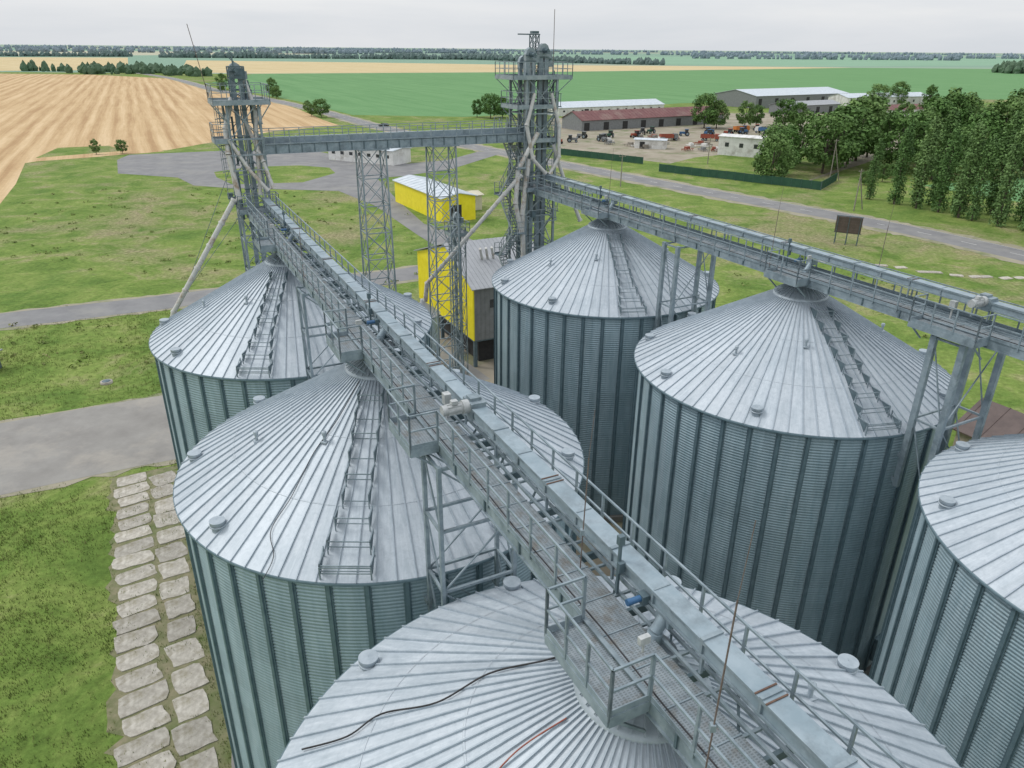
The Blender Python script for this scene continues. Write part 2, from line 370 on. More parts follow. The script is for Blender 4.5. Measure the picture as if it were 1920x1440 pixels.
for a in(-130,-171,149,110,72,34,-6,-50):
    mb=MB();t=math.radians(a);r=7.85;x,y=r*math.cos(t),r*math.sin(t);z=roofz(r)
    mb.lathe([(.23,z-.2),(.23,z+.14),(.27,z+.15),(.28,z+.30)],20,0,(x,y));mb.lathe([(.28,z+.30),(.01,z+.32)],20,0,(x,y),False)
    mb.lathe([(.235,z+.06),(.29,z+.08),(.29,z+.12),(.235,z+.13)],20,0,(x,y))
    part('roof_vent',mb,silo,[M_vent])
for a,r in((-152,5.2),(-113,4.0),(-20,4.5)):
    mb=MB();t=math.radians(a);x,y=r*math.cos(t),r*math.sin(t);z=roofz(r)
    mb.lathe([(.06,z-.1),(.06,z+.32)],10,0,(x,y));mb.lathe([(.09,z+.30),(.10,z+.42),(.07,z+.46),(.01,z+.47)],10,0,(x,y));mb.box((x,y,z+.02),.26,.26,.05,0,t)
    part('inspection_pipe',mb,silo,[M_vent])
mb=MB();ns=9
for i in range(ns):
    r=2.2+i*(8.1-2.2)/(ns-1)
    hw=.46 if i<ns-3 else .46+.13*(i-ns+4)
    for sg in(-1,1):
        x=sg*hw
        zt=roofz(r-.40)+.16
        p=[(x,-(r-.40),zt),(x,-(r+.28),zt+.02),(x,-(r+.16),roofz(r+.16)+.02)]
        mb.plate(p,(.02*sg,0,0),1)
        mb.beam((x,-(r-.40),zt),(x,-(r+.3),zt+.02),.04,.03,0)
        mb.beam((x,-(r+.29),roofz(r+.29)),(x,-(r+.29),roofz(r+.29)+.55),.035)
    mb.beam((-hw,-(r+.24),roofz(r+.34)+.30),(hw,-(r+.24),roofz(r+.34)+.30),.03)
    if i>=ns-3 or i%2==0:mb.beam((-hw-.02,-(r+.29),roofz(r+.29)+.52),(hw+.02,-(r+.29),roofz(r+.29)+.52),.035)
for sg in(-1,1):
    for y_,h_ in((8.42,.5),(7.7,.4)):mb.beam((sg*.85,-y_,roofz(y_)),(sg*.85,-y_,roofz(y_)+h_),.04)
    mb.beam((sg*.85,-8.42,roofz(8.42)+.48),(sg*.85,-7.7,roofz(7.7)+.38),.035)
mb.beam((-.85,-8.42,roofz(8.42)+.48),(.85,-8.42,roofz(8.42)+.48),.035);mb.beam((-.85,-8.42,roofz(8.42)+.25),(.85,-8.42,roofz(8.42)+.25),.03)
part('roof_ladder',mb,silo,[M_steel,M_steelD])
mb=MB();
for t in(math.radians(-62),):
    c,s=math.cos(t),math.sin(t)
    mb.box((8.5*c,8.5*s,2.0),.5,1.3,1.5,0,t);mb.box((8.78*c,8.78*s,2.0),.06,.9,1.1,1,t)
    for dz in(0,.5,1.0):mb.box((9.3*c,9.3*s,1.2+dz),1.3,1.6,.05,1,t)
part('access_door',mb,silo,[M_stiff,M_steelD])
SIL=[(-13.72,44.06,0),(2.74,11.25,38),(6.94,54.43,7),(15.5,38.15,10.5),(24.1,21.53,16)]
for x,y,a in SIL:copy_thing(silo,(x,y,0),math.radians(a))
def roofcable(cx_,cy_,pts,mat,nm,rad=.022):
    t=thing('loose_cable',nm,'cable',(cx_,cy_,0),0);mb=MB();pp=None
    P=smoothline(pts,8)
    for k,p in enumerate(P):
        r=p.length;q=(p.x,p.y,roofz(r)+.075)
        if pp:mb.tube(pp,q,rad,6)
        pp=q
    part('sheath',mb,t,[mat])
roofcable(2.74,11.25,[(-7.8,1.4),(-6.6,1.2),(-5.8,1.5),(-4.4,1.1),(-3.2,1.4),(-2.0,1.1),(-1.2,1.0)],M_dark,'black cable lying loose across ribbed silo roof')
roofcable(2.74,11.25,[(-5.2,-2.6),(-4.4,-2.0),(-3.6,-1.7),(-2.6,-1.0),(-1.6,-.7)],M_redp,'red brown cable lying loose across ribbed silo roof',.016)
roofcable(-5.42,27.81,[(-.6,-1.4),(-1.2,-2.9),(-1.9,-4.1),(-2.4,-5.6),(-2.9,-6.7),(-2.6,-7.6),(-2.8,-8.3)],M_dark,'thin black cable running down the silo roof',.014)
# ------------------------------------------------------------------ galleries
def rail(mb,x,y0,y1,z0=0,h=1.1,step=1.5,w=.045,axis='y',m=0):
    n=max(1,round(abs(y1-y0)/step))
    for i in range(n+1):
        y=y0+(y1-y0)*i/n;p=(x,y) if axis=='y' else (y,x)
        mb.beam((p[0],p[1],z0-.1),(p[0],p[1],z0+h),w+.01,w+.01,m)
    for hh in(h,h*.55):
        a=(x,y0) if axis=='y' else(y0,x);b=(x,y1) if axis=='y' else(y1,x)
        mb.beam((*a,z0+hh),(*b,z0+hh),w,w,m)
    a=(x,y0) if axis=='y' else(y0,x);b=(x,y1) if axis=='y' else(y1,x)
    mb.beam((*a,z0+.08),(*b,z0+.08),.02,.14,m)
def trough(mb,x,y0,y1,z,w=.56,h=.5,m=0,ms=1,strap=2,fl=3):
    L0=abs(y1-y0);ym=(y0+y1)/2
    mb.box((x,ym,z+h/2),w,L0,h,m)
    mb.box((x,ym,z+h+.012),w+.09,L0,.022,m)
    for sg in(-1,1):
        mb.box((x+sg*(w/2+.032),ym,z+h-.03),.03,L0,.05,fl);mb.box((x+sg*(w/2+.03),ym,z+.03),.055,L0,.05,fl)
    n=int(L0/1.5)
    for i in range(n+1):
        y=y0+(y1-y0)*i/n
        for sg in(-1,1):
            mb.box((x+sg*(w/2+.02),y,z+h/2),.05,.06,h-.12,fl)
            if i%2==0:mb.box((x+sg*(w/2-.04),y,z-.24),.06,.06,.48,fl)
        if i%5==2:
            for o in(-.13,.13):mb.box((x,y+o,z+h+.034),w+.11,.03,.022,strap)
            mb.box((x,y,z+h+.04),w+.10,.07,.035,fl)
        elif i%2==0:mb.box((x,y,z+h+.04),w+.11,.09,.035,fl)
        else:mb.box((x,y,z+h+.03),w+.02,.03,.02,fl)
def motor(mb,x,y,z):
    mb.tube((x-.6,y,z),(x-.1,y,z),.16,14);mb.tube((x-.1,y,z),(x+.1,y,z),.22,14);mb.tube((x-.75,y,z),(x-.6,y,z),.17,14)
    for i in range(8):
        t=i*math.pi/4;mb.beam((x-.58,y+.16*math.cos(t),z+.16*math.sin(t)),(x-.15,y+.16*math.cos(t),z+.16*math.sin(t)),.03,.05)
    mb.box((x-.35,y,z+.22),.2,.18,.12)
def gallery(origin,ang,y0,y1,apex,plat,motors,label,hoff=0):
    g=thing('conveyor_gallery',label,'conveyor gallery',(origin[0],origin[1],21.55),math.radians(ang),'conveyor galleries above the silos')
    mb=MB();mb.box((-.45,(y0+y1)/2,0),.90,y1-y0,.05,0)
    for k in(.2,.5,.8):mb.box((k,(y0+y1)/2,-.03),.07,y1-y0,.07,1)
    y=y0
    while y<y1:
        mb.box((-.45,y,.03),.92,.03,.03,1);mb.box((.5,y,-.07),.9,.06,.06,1);y+=1.0
    part('walkway_deck',mb,g,[M_deck,M_steel])
    mb=MB()
    for sg in(-1,1):
        mb.box((sg*.93,(y0+y1)/2,-.14),.06,y1-y0,.36,0);mb.box((sg*.955,(y0+y1)/2,.055),.10,y1-y0,.03,0);mb.box((sg*.955,(y0+y1)/2,-.335),.10,y1-y0,.03,0)
    y=y0+.5
    while y<y1:
        mb.box((0,y,-.15),1.8,.08,.2,1);y+=2.0
        for sg in(-1,1):mb.box((sg*.975,y-1,-.14),.05,.06,.34,1)
    for yy in range(int(y0),int(y1),2):mb.beam((-.9,yy,-.3),(.9,yy+2,-.3),.05,.05,1)
    part('side_girder',mb,g,[M_steel,M_steelD])
    for sg in(-1,1):
        mb=MB()
        if sg<0:
            gaps=sorted(plat);cur=y0
            for a,b in gaps:
                if a>cur:rail(mb,-.98,cur,a,.02,1.1,1.2)
                cur=b
            rail(mb,-.98,cur,y1,.02,1.1,1.2)
        else:rail(mb,.98,y0,y1,.02,1.1,1.2)
        part('handrail',mb,g,[M_steel])
    ends=[y0]+sorted(m for m in motors)+[y1]
    for a,b in zip(ends[:-1],ends[1:]):
        mb=MB();trough(mb,.42,a+.35,b-.35,.50+hoff,.38,.34,0,1,2,3)
        part('conveyor_trough',mb,g,[M_box,M_box,M_rust,M_steel])
    for my in motors:
        mb=MB();mb.box((.42,my,.72+hoff),.48,.68,.56,1);mb.box((.42,my+.05,1.04+hoff),.36,.34,.10,1);part('drive_head',mb,g,[M_box,M_steel])
        mb=MB();motor(mb,.08,my-.05,.84+hoff);part('drive_motor',mb,g,[M_motor])
        mb=MB();mb.box((-.1,my+1.0,.7),.22,.26,.36);mb.box((-.1,my+1.0,.25),.06,.06,.6);part('control_box',mb,g,[M_motor])
    for k,(xx,zz,rr) in enumerate(((.72,.1,.022),(-.88,.16,.018),(.66,.16,.015))):
        mb=MB();yy=y0
        while yy<y1-2:
            mb.tube((xx+.02*math.sin(yy),yy,zz+.015*math.sin(yy*2)),(xx+.02*math.sin(yy+2),yy+2,zz+.015*math.sin(yy*2+4)),rr,6,cap=False);yy+=2
        part('cable_conduit',mb,g,[M_dark if k==1 else M_steelD])
    for a,b in plat:
        mb=MB();x0,x1=-1.85,-.98
        mb.box(((x0+x1)/2-.02,(a+b)/2,-.03),x1-x0,b-a,.05,1);mb.box((x0,(a+b)/2,-.1),.06,b-a,.26,0)
        for y in(a,b):mb.box(((x0+x1)/2,y,-.1),x1-x0,.06,.26,0)
        rail(mb,x0,a,b,.02,1.1,.9);rail(mb,a,x0,x1-.02,.02,1.1,1,axis='x');rail(mb,b,x0,x1-.02,.02,1.1,1,axis='x')
        for y in(a+.1,b-.1):mb.beam((x0,y,-.1),(-.92,y,-.9),.06)
        part('service_platform',mb,g,[M_steel,M_deck])
    for y in apex:
        mb=MB();mb.tube((.42,y,.55),(.1,y,.1),.13,12,0);mb.tube((.1,y,.1),(0,y,-.55),.16,12)
        mb.box((.42,y,.38+hoff*.5),.36,.42,.25);part('drop_spout',mb,g,[M_box])
        mb=MB();mb.tube((.05,y+.5,.58),(-.18,y+.5,.58),.07,10,0);mb.tube((-.18,y+.5,.58),(-.28,y+.5,.58),.075,10,0);mb.box((.12,y+.5,.56),.16,.22,.22,1);part('gate_motor',mb,g,[M_blue,M_steelD])
        mb=MB();mb.beam((.12,y+1.4,0),(.12,y+1.4,1.35),.06);mb.box((.12,y+1.4,1.4),.14,.12,.22);mb.box((.12,y+1.32,.75),.16,.1,.24);part('sensor_post',mb,g,[M_steelD])
        mb=MB();mb.box((-1.0,y-1.0,1.2),.22,.10,.16);mb.beam((-1.0,y-1.0,.9),(-1.0,y-1.0,1.2),.03);part('flood_light',mb,g,[M_motor])
    return g
gL=gallery((-5.42,27.81),26.65,-32,28.6,[18.3,0,-18.4],[(-19.7,-17.4),(-9.2,-7.2),(-1.2,1.0),(17.0,19.2)],[-8.7],'long galvanised steel conveyor gallery with walkway and handrails over silo peaks')
gR=gallery((15.5,38.15),27.55,-26,28.6,[18.4,0,-18.7],[(-10.6,-7.6),(-1.2,1.0),(17.0,19.2)],[-9.3],'long galvanised steel conveyor gallery with raised trough over silo peaks',.3)
def trestle(gx,gy,ang,y,w=1.25,d=.66,heavy=False):
    a=math.radians(ang);px=gx-y*math.sin(a);py=gy+y*math.cos(a)
    t=thing('support_trestle','four legged braced steel trestle fixed to the walls of two silos','support trestle',(px,py,0),a,'trestles under the conveyor galleries')
    zb=13.6;lw=.26 if heavy else .15
    mb=MB()
    for sx in(-1,1):
        for sy in(-1,1):
            mb.beam((sx*w,sy*d,zb),(sx*w,sy*d,21.2),lw,lw*.8)
            for zz in(zb+.3,zb+1.6):mb.box((sx*w,sy*(d+.12),zz),.22,.25,.2)
    part('leg_frame',mb,t,[M_steel])
    mb=MB();zs=[zb+.2,17.2,21.1] if heavy else [zb+.2,16.6,18.9,21.1]
    for i in range(len(zs)-1):
        z0,z1=zs[i],zs[i+1]
        for sx in(-1,1):
            mb.beam((sx*w,-d,z1),(sx*w,d,z1),.09);mb.beam((sx*w,-d,z0),(sx*w,d,z1),.05)
        for sy in(-1,1):
            mb.beam((-w,sy*d,z1),(w,sy*d,z1),.09);
            if heavy and sy>0:continue
            if i%2:mb.beam((-w,sy*d,z0),(w,sy*d,z1),.05)
            else:mb.beam((w,sy*d,z0),(-w,sy*d,z1),.05)
    part('bracing',mb,t,[M_steel])
    return t
for y in(-9.2,9.2,-27.5):trestle(-5.42,27.81,26.65,y)
for y in(-9.35,9.2,-27.6):trestle(15.5,38.15,27.55,y,1.5,.66,True)
# ------------------------------------------------------------------ towers
def lattice(mb,hw,hd,z0,z1,step,pw=.16,bw=.07,m=0,taper=0):
    n=max(1,round((z1-z0)/step))
    def w(i,base):return base+taper*(1-i/n)
    for sx in(-1,1):
        for sy in(-1,1):mb.beam((sx*w(0,hw),sy*w(0,hd),z0),(sx*w(n,hw),sy*w(n,hd),z1),pw,pw,m)
    for i in range(n):
        za=z0+(z1-z0)*i/n;zb=z0+(z1-z0)*(i+1)/n
        a,b=w(i,hw),w(i+1,hw);c,d=w(i,hd),w(i+1,hd)
        for s in(-1,1):
            mb.beam((-b,s*d,zb),(b,s*d,zb),bw+.02,bw+.02,m);mb.beam((s*b,-d,zb),(s*b,d,zb),bw+.02,bw+.02,m)
            mb.beam((-a,s*c,za),(b,s*d,zb),bw,bw,m);mb.beam((a,s*c,za),(-b,s*d,zb),bw,bw,m)
            mb.beam((s*a,-c,za),(s*b,d,zb),bw,bw,m);mb.beam((s*a,c,za),(s*b,-d,zb),bw,bw,m)
def platform(parent,x0,x1,y0,y1,z,name='tower_platform'):
    mb=MB();mb.box(((x0+x1)/2,(y0+y1)/2,z),x1-x0,y1-y0,.06,1)
    for y in(y0,y1):mb.box(((x0+x1)/2,y,z-.08),x1-x0,.08,.2,0)
    for x in(x0,x1):mb.box((x,(y0+y1)/2,z-.08),.08,y1-y0,.2,0)
    for i in range(4):
        y=y0+(y1-y0)*(i+.5)/4;mb.beam((x0,y,z-.12),(x1,y,z-.12),.08,.16,0)
    for x in(x0,x1):
        rail(mb,x,y0,y1,z,1.1,.9,.04)
        mb.beam((x,y0,z-.1),(x*.5,y0*.6,z-1.5),.06);mb.beam((x,y1,z-.1),(x*.5,y1*.6,z-1.5),.06)
    for y in(y0,y1):rail(mb,y,x0,x1,z,1.1,.9,.04,axis='x')
    part(name,mb,parent,[M_steelT,M_deck])
def elev_leg(parent,x,y,z1,w=.30,d=.30,gap=.40):
    mb=MB()
    for s in(-1,1):
        mb.box((x+s*gap*.65,y,z1/2),w,d,z1,0)
        for i in range(int(z1/1.8)):mb.box((x+s*gap*.65,y,1.2+i*1.8),w+.09,d+.09,.06,1)
    part('elevator_casing',mb,parent,[M_steel,M_steelD])
    mb=MB();W=gap*1.3+w
    pts=[(W*.52,0),(W*.55,.45),(W*.38,.80),(W*.12,.95),(-W*.12,.95),(-W*.38,.80),(-W*.55,.45),(-W*.52,0)]
    mb.plate([(x+a,y-d/2-.04,z1+b) for a,b in pts],(0,d+.08,0),0)
    for yy in(y-d/2-.06,y+d/2+.02):mb.box((x,yy,z1+.38),W*1.18,.05,.06,1)
    mb.box((x+W/2+.16,y,z1+.15),.34,d,.5,0);mb.box((x,y,z1-.05),W*1.1,d+.12,.06,1)
    part('elevator_head',mb,parent,[M_steelT,M_steelD])
    mb=MB();mb.tube((x,y-d/2-.65,z1+.45),(x,y-d/2-.25,z1+.45),.14,12);mb.tube((x,y-d/2-.25,z1+.45),(x,y-d/2-.07,z1+.45),.2,10);mb.box((x,y-d/2-.4,z1+.25),.26,.5,.07)
    part('elevator_motor',mb,parent,[M_steelD])
def clutter(parent,hw,z0,z1,n,seed):
    rr=random.Random(seed);mb=MB()
    for i in range(n):
        z=rr.uniform(z0,z1);s=rr.choice((-1,1));ax=rr.choice((0,1));t=rr.uniform(-hw,hw);o=hw+rr.uniform(.02,.35)
        k=rr.randint(0,3)
        P=lambda a,b,zz:((b*s,a,zz) if ax else(a,b*s,zz))
        if k==0:mb.box(P(t,o,z),.35,.3,rr.uniform(.3,.7),1)
        elif k==1:mb.beam(P(t,o,z),P(t+rr.uniform(-.8,.8),o,z+rr.uniform(1,2.8)),.06,.06,0)
        elif k==2:
            mb.beam(P(-hw*1.1,o,z),P(hw*1.1,o,z),.07,.07,0);mb.beam(P(-hw*1.1,o,z+1),P(hw*1.1,o,z+1),.045,.045,0)
            for q in(-1,0,1):mb.beam(P(q*hw,o,z),P(q*hw,o,z+1),.045,.045,0)
        else:mb.beam(P(t,o*.6,z),P(t,o*.6,z+rr.uniform(1.5,4)),.10,.14,1)
        mb.beam(P(t,0,z+.1),P(t,o,z+.1),.05,.05,0)
    mb.beam((0,0,z0-.5),(0,0,z1+.5),.08,.08,0)
    part('tower_fittings',mb,parent,[M_steelT,M_steelD])
def stair(parent,x,y0,y1,z0,z1,nfl,wid=.7):
    mb=MB();h=(z1-z0)/nfl
    for k in range(nfl):
        a,b=(y0,y1) if k%2==0 else(y1,y0)
        za=z0+k*h;zb=za+h
        for s in(-1,1):
            mb.beam((x+s*wid/2,a,za),(x+s*wid/2,b,zb),.05,.2);mb.beam((x+s*wid/2,a,za+1.0),(x+s*wid/2,b,zb+1.0),.045)
            mb.beam((x+s*wid/2,a,za+.5),(x+s*wid/2,b,zb+.5),.03)
            for t in(.02,.33,.66,.98):
                yy=a+(b-a)*t;zz=za+h*t;mb.beam((x+s*wid/2,yy,zz),(x+s*wid/2,yy,zz+1.0),.04)
        n=int(h/.22)
        for i in range(n):
            t=(i+.5)/n;mb.box((x,a+(b-a)*t,za+h*t),wid,.22,.03,1)
        sgn=1 if b>a else -1
        mb.box((x,b+sgn*.45,zb),wid+.1,.9,.05,1)
        rail(mb,b+sgn*.88,x-wid/2,x+wid/2,zb,1.0,.7,.04,axis='x')
    part('stair',mb,parent,[M_steelT,M_steelD])
def caged(parent,x,y,z0,z1,side=-1):
    mb=MB()
    for s in(-1,1):mb.beam((x+s*.22,y,z0),(x+s*.22,y,z1),.04)
    z=z0
    while z<z1:mb.beam((x-.22,y,z),(x+.22,y,z),.03);z+=.3
    z=z0+2
    P=[(x+.35*math.cos(t),y+side*.05+side*.62*math.sin(t)) for t in [math.pi*i/6 for i in range(7)]]
    while z<z1:
        for a,b in zip(P,P[1:]):mb.beam((*a,z),(*b,z),.03,.05)
        z+=.9
    for p in P[1:-1:2]:mb.beam((*p,z0+2),(*p,z1),.03)
    part('caged_ladder',mb,parent,[M_steelT])
AL=math.radians(26.65);tx,ty=-19.1,54.6
T=thing('elevator_tower','slim galvanised lattice elevator tower with railed top platform and spouts','elevator tower',(tx,ty,0),AL)
mb=MB();lattice(mb,1.05,1.05,0,28.8,2.4,.15,.06);part('lattice_frame',mb,T,[M_steelT])
elev_leg(T,0,.2,30.3)
platform(T,-1.9,1.8,-1.5,1.5,28.8)
platform(T,-2.1,-1.05,-1.1,.8,26.3);platform(T,-1.3,1.5,-2.1,-1.1,21.6)
mb=MB()
lattice(mb,.5,.45,28.8,31.0,.8,.07,.04);mb.beam((-.2,-.6,31.0),(-.2,-.6,31.7),.08);mb.beam((.3,.5,31.0),(-.5,.5,31.8),.07);mb.box((.2,-.2,30.6),.6,.5,.6);part('head_frame',mb,T,[M_steelD])
clutter(T,1.1,20,28.0,13,3)
for pts,r in (([(0.5,.2,30.3),(.9,-.4,28.2),(.6,-1.0,25.2),(.4,-1.3,22.6)],.14),([(-.5,.1,29),(-1.25,-.5,27.0),(-1.35,-1.1,25.4),(-1.1,-1.5,22.4)],.18),([(.2,.2,27.5),(.9,-1.3,24.8),(1.3,-1.7,23.0)],.13),([(-1.2,-1.15,26.4),(-.2,-1.5,24.4),(.9,-1.8,22.9)],.13)):
    mb=MB()
    for a,b in zip(pts,pts[1:]):mb.tube(a,b,r,12);mb.tube(Vector(b)-(Vector(b)-Vector(a)).normalized()*.12,b,r+.05,12)
    part('grain_spout',mb,T,[M_pipe])
mb=MB();mb.tube((-1.8,1.4,28.8),(-2.5,1.5,33.6),.025,6);part('lightning_rod',mb,T,[M_rod])
caged(T,-1.4,.2,22,28.8,1)
S=thing('loading_spout','long pale rust stained loading pipe slanting down from elevator tower','grain pipe',(tx,ty,0),0)
mb=MB();P=[(-.6,-2.1,22.4),(-5.6,-3.7,14.6)];mb.tube(P[0],P[1],.18,14)
d=Vector(P[1])-Vector(P[0])
for i in range(6):
    c=Vector(P[0])+d*(i/5);mb.tube(c-d.normalized()*.06,c+d.normalized()*.06,.23,14)
part('pipe',mb,S,[M_pipe])
mb=MB();mb.tube(P[1],Vector(P[1])+Vector((-.25,-.05,-1.0)),.20,14,0,.26);part('pipe_nozzle',mb,S,[M_pipe])
for q in(((-1.2,0,24.5),(-4.5,-3.3,16.4)),((-1.2,1.0,21.0),(-5.4,-3.6,15.0))):
    mb=MB();mb.tube(q[0],q[1],.02,5);part('stay_cable',mb,S,[M_steelD])
AR=math.radians(27.55);cx,cy=1.55,64.9
C=thing('elevator_tower','tall galvanised elevator tower with several casings, stairs and railed platforms','elevator tower',(cx,cy,0),AR)
mb=MB();lattice(mb,1.4,1.4,0,30.2,2.7,.18,.075);part('lattice_frame',mb,C,[M_steelT])
elev_leg(C,-.75,-.7,31.4,.34,.32);elev_leg(C,.55,-.5,31.7,.34,.32);elev_leg(C,1.25,.6,31.0);elev_leg(C,-.5,.9,30.8)
platform(C,-2.7,2.7,-1.6,1.6,30.2);platform(C,-1.5,1.5,-1.5,1.5,25.4);platform(C,-1.6,1.6,-2.2,1.5,21.6)
platform(C,-2.2,1.5,-1.5,1.5,28.0)
stair(C,-2.2,-1.4,1.2,2,26,9);caged(C,1.85,.2,22,30.2,-1)
clutter(C,1.45,14,29,26,5)
mb=MB();lattice(mb,.28,.28,30.2,33.3,.8,.06,.035);mb.box((-.5,0,33.3),2.0,.09,.09);mb.box((0,0,33.45),.6,.4,.18);part('hoist_frame',mb,C,[M_steelD])
for pts,r in (([(-.7,-1.5,29),(-1.5,-1.7,26.6),(-1.0,-1.9,24),(.2,-2.0,22.8)],.15),([(.9,-1.4,29),(1.6,-1.6,26.4),(1.5,-1.9,24),(.5,-2.1,22.7)],.15),([(-.4,-1.6,26),(-2.3,-1.8,23.2),(-2.6,-2.0,20.5),(-2.0,-2.0,18)],.19),([(1.2,-1.4,25),(2.3,-1.6,22),(3.9,-1.9,18.5)],.16),([(-1.2,-1.6,24),(-1.9,-1.9,19.5),(-1.7,-1.9,15)],.20)):
    mb=MB()
    for a,b in zip(pts,pts[1:]):mb.tube(a,b,r,12);mb.tube(Vector(b)-(Vector(b)-Vector(a)).normalized()*.12,b,r+.05,12)
    part('grain_spout',mb,C,[M_pipe])
mb=MB();mb.tube((2.5,1.2,30.2),(2.5,1.2,35.2),.025,6);part('lightning_rod',mb,C,[M_rod])
S=thing('transfer_spout','long pale diagonal grain pipe leading to the yellow cleaning house','grain pipe',(0,62,0),0)
mb=MB();a=Vector((.6,.2,22.8));b=Vector((-7.4,-.8,13.8));mb.tube(a,b,.17,12)
d=b-a
for i in range(7):
    c=a+d*(i/6);mb.tube(c-d.normalized()*.07,c+d.normalized()*.07,.22,12)
part('pipe',mb,S,[M_pipe])
mb=MB();mb.tube(b,b+Vector((-.2,0,-1.6)),.19,12);part('pipe_nozzle',mb,S,[M_pipe])
A=Vector((tx,ty));B=Vector((cx,cy));d=B-A;ln=d.length;ba=math.atan2(d.y,d.x)
Br=thing('conveyor_bridge','straight galvanised conveyor bridge with handrails joining two elevator towers','conveyor bridge',(tx,ty,25.5),ba)
mb=MB();mb.box((ln/2,0,0),ln-1.6,1.7,.05);part('walkway_deck',mb,Br,[M_deck])
mb=MB()
for s in(-1,1):
    mb.box((ln/2,s*.9,.12),ln-1.4,.06,.62,0);mb.box((ln/2,s*.94,.44),ln-1.4,.14,.04,0);mb.box((ln/2,s*.94,-.2),ln-1.4,.14,.04,0)
    for i in range(24):mb.box((1+i*(ln-2)/23,s*.95,.12),.06,.06,.6,1)
part('side_girder',mb,Br,[M_steel,M_steelD])
for s in(-1,1):
    mb=MB();rail(mb,s*.92,.8,ln-.8,.35,1.0,1.1,.045,axis='x');part('handrail',mb,Br,[M_steelT])
mb=MB();mb.box((ln/2,.2,.60),ln-1.2,.5,.42);
for i in range(9):mb.box((1+i*(ln-2)/8,.2,.60),.08,.57,.49)
part('conveyor_trough',mb,Br,[M_box])
for s_ in(.393,.642):
    p=A+d*s_;t=thing('lattice_mast','tall slender galvanised lattice mast holding up the conveyor bridge','lattice mast',(p.x,p.y,0),ba,'masts under the conveyor bridge')
    mb=MB();lattice(mb,.95,.8,0,25.2,2.1,.11,.05,0,.25);part('lattice_frame',mb,t,[M_steelT])
    mb=MB();mb.box((0,0,25.25),2.4,2.0,.1);part('bearing_plate',mb,t,[M_steel])
def gpt(o,ang,x,y):
    a=math.radians(ang);return(o[0]+x*math.cos(a)-y*math.sin(a),o[1]+x*math.sin(a)+y*math.cos(a))
for (o,ang,x,y,h) in(((-5.42,27.81),26.65,-1.04,-21.3,4.9),((-5.42,27.81),26.65,-.2,-16.0,4.0),((-5.42,27.81),26.65,-1.04,9,3.5),((15.5,38.15),27.55,-1.04,1.5,4.3),((15.5,38.15),27.55,1.04,-3.5,4.2),((15.5,38.15),27.55,-1.04,17,4.5)):
    p=gpt(o,ang,x,y);t=thing('lightning_rod','thin rusty lightning rod clamped to the gallery handrail','lightning rod',(p[0],p[1],21.6),0,'lightning rods on the galleries')
    mb=MB();mb.tube((0,0,0),(.05,0,h*.72),.015,6);mb.tube((.05,0,h*.72),(.12,.02,h),.007,6);part('rod',mb,t,[M_rod])
    mb=MB();mb.box((0,0,1.0),.09,.09,.14);part('clamp',mb,t,[M_steel])
# ------------------------------------------------------------------ cleaning house (yellow)
P0=Vector((-4.2,74.9));ca=math.atan2(.455,.89)
H=thing('cleaning_house','tall yellow and grey clad grain cleaning building with gabled sheet roof','industrial building',(P0.x,P0.y,0),ca)
W=10.;D=17.;RY=7.5
mb=MB()
mb.plate([(0,0,3.2),(0,D,3.2),(0,D,9.2),(0,RY,12.0),(0,0,9.0)],(.12,0,0),0)
for i in range(34):mb.box((-.012,.25+i*.5,6.1),.02,.05,5.6,0)
part('yellow_gable_wall',mb,H,[M_yel])
mb=MB();mb.box((W/2+.08,.06,6.1),W-.1,.12,5.8);
for i in range(20):mb.box((.4+i*.5,-.01,6.1),.05,.02,5.7)
mb.plate([(W,0,3.2),(W,D,3.2),(W,D,9.2),(W,RY,12.0),(W,0,9.0)],(.12,0,0),0)
mb.box((W/2,D-.06,6.2),W-.3,.12,5.9)
part('grey_side_wall',mb,H,[M_gwall])
mb=MB()
mb.plate([(-.3,-.4,9.05),(W+.4,-.4,9.05),(W+.4,RY,12.25),(-.3,RY,12.25)],(0,0,.08),0)
mb.plate([(-.3,RY,12.25),(W+.4,RY,12.25),(W+.4,D+.4,9.2),(-.3,D+.4,9.2)],(0,0,.08),0)
for i in range(22):
    x=-.25+i*.5;mb.beam((x,-.4,9.15),(x,RY,12.35),.03,.035);mb.beam((x,RY,12.35),(x,D+.4,9.30),.03,.035)
part('roof',mb,H,[M_groof])
mb=MB()
for x in(.3,W/2,W-.3):
    for y in(.3,5,10,D-.3):mb.box((x,y,1.6),.35,.35,3.2)
mb.box((W/2,D/2,1.5),W-2.5,D-3,2.9,1);mb.box((W/2,D/2,3.1),W-.1,D-.1,.15,0)  # near-black block paints the shade of the open space under the floor
part('support_frame',mb,H,[M_steelD,M_door])
mb=MB();mb.box((2.6,-.04,7.2),1.2,.06,.9);part('window',mb,H,[M_glass])
for i in range(3):
    mb=MB();mb.tube((3.0+i*.7,4.2,10.9),(2.4+i*.7,3.4,12.4),.15,10);part('roof_duct',mb,H,[M_pipe])
E=thing('small_elevator','short galvanised lattice elevator beside the yellow cleaning house','elevator tower',(-5.3,69.0,0),ca)
mb=MB();lattice(mb,.6,.6,0,17,2.4,.08,.035);part('lattice_frame',mb,E,[M_steelT])
elev_leg(E,0,0,17.4,.24,.22,.32);platform(E,-.9,.9,-.9,.9,16.4)
Hb=thing('hopper_bin','small round grey metal bin with conical lid beside cleaning house','storage bin',(-9.6,75.0,0),0)
mb=MB();mb.lathe([(1.7,2.5),(1.7,6.4)],28);mb.lathe([(.3,1.0),(1.7,2.5)],28);part('bin_wall',mb,Hb,[M_wall])
mb=MB();mb.lathe([(1.85,6.35),(.25,7.6),(.25,7.9),(.01,7.95)],28);part('bin_lid',mb,Hb,[M_groof])
mb=MB()
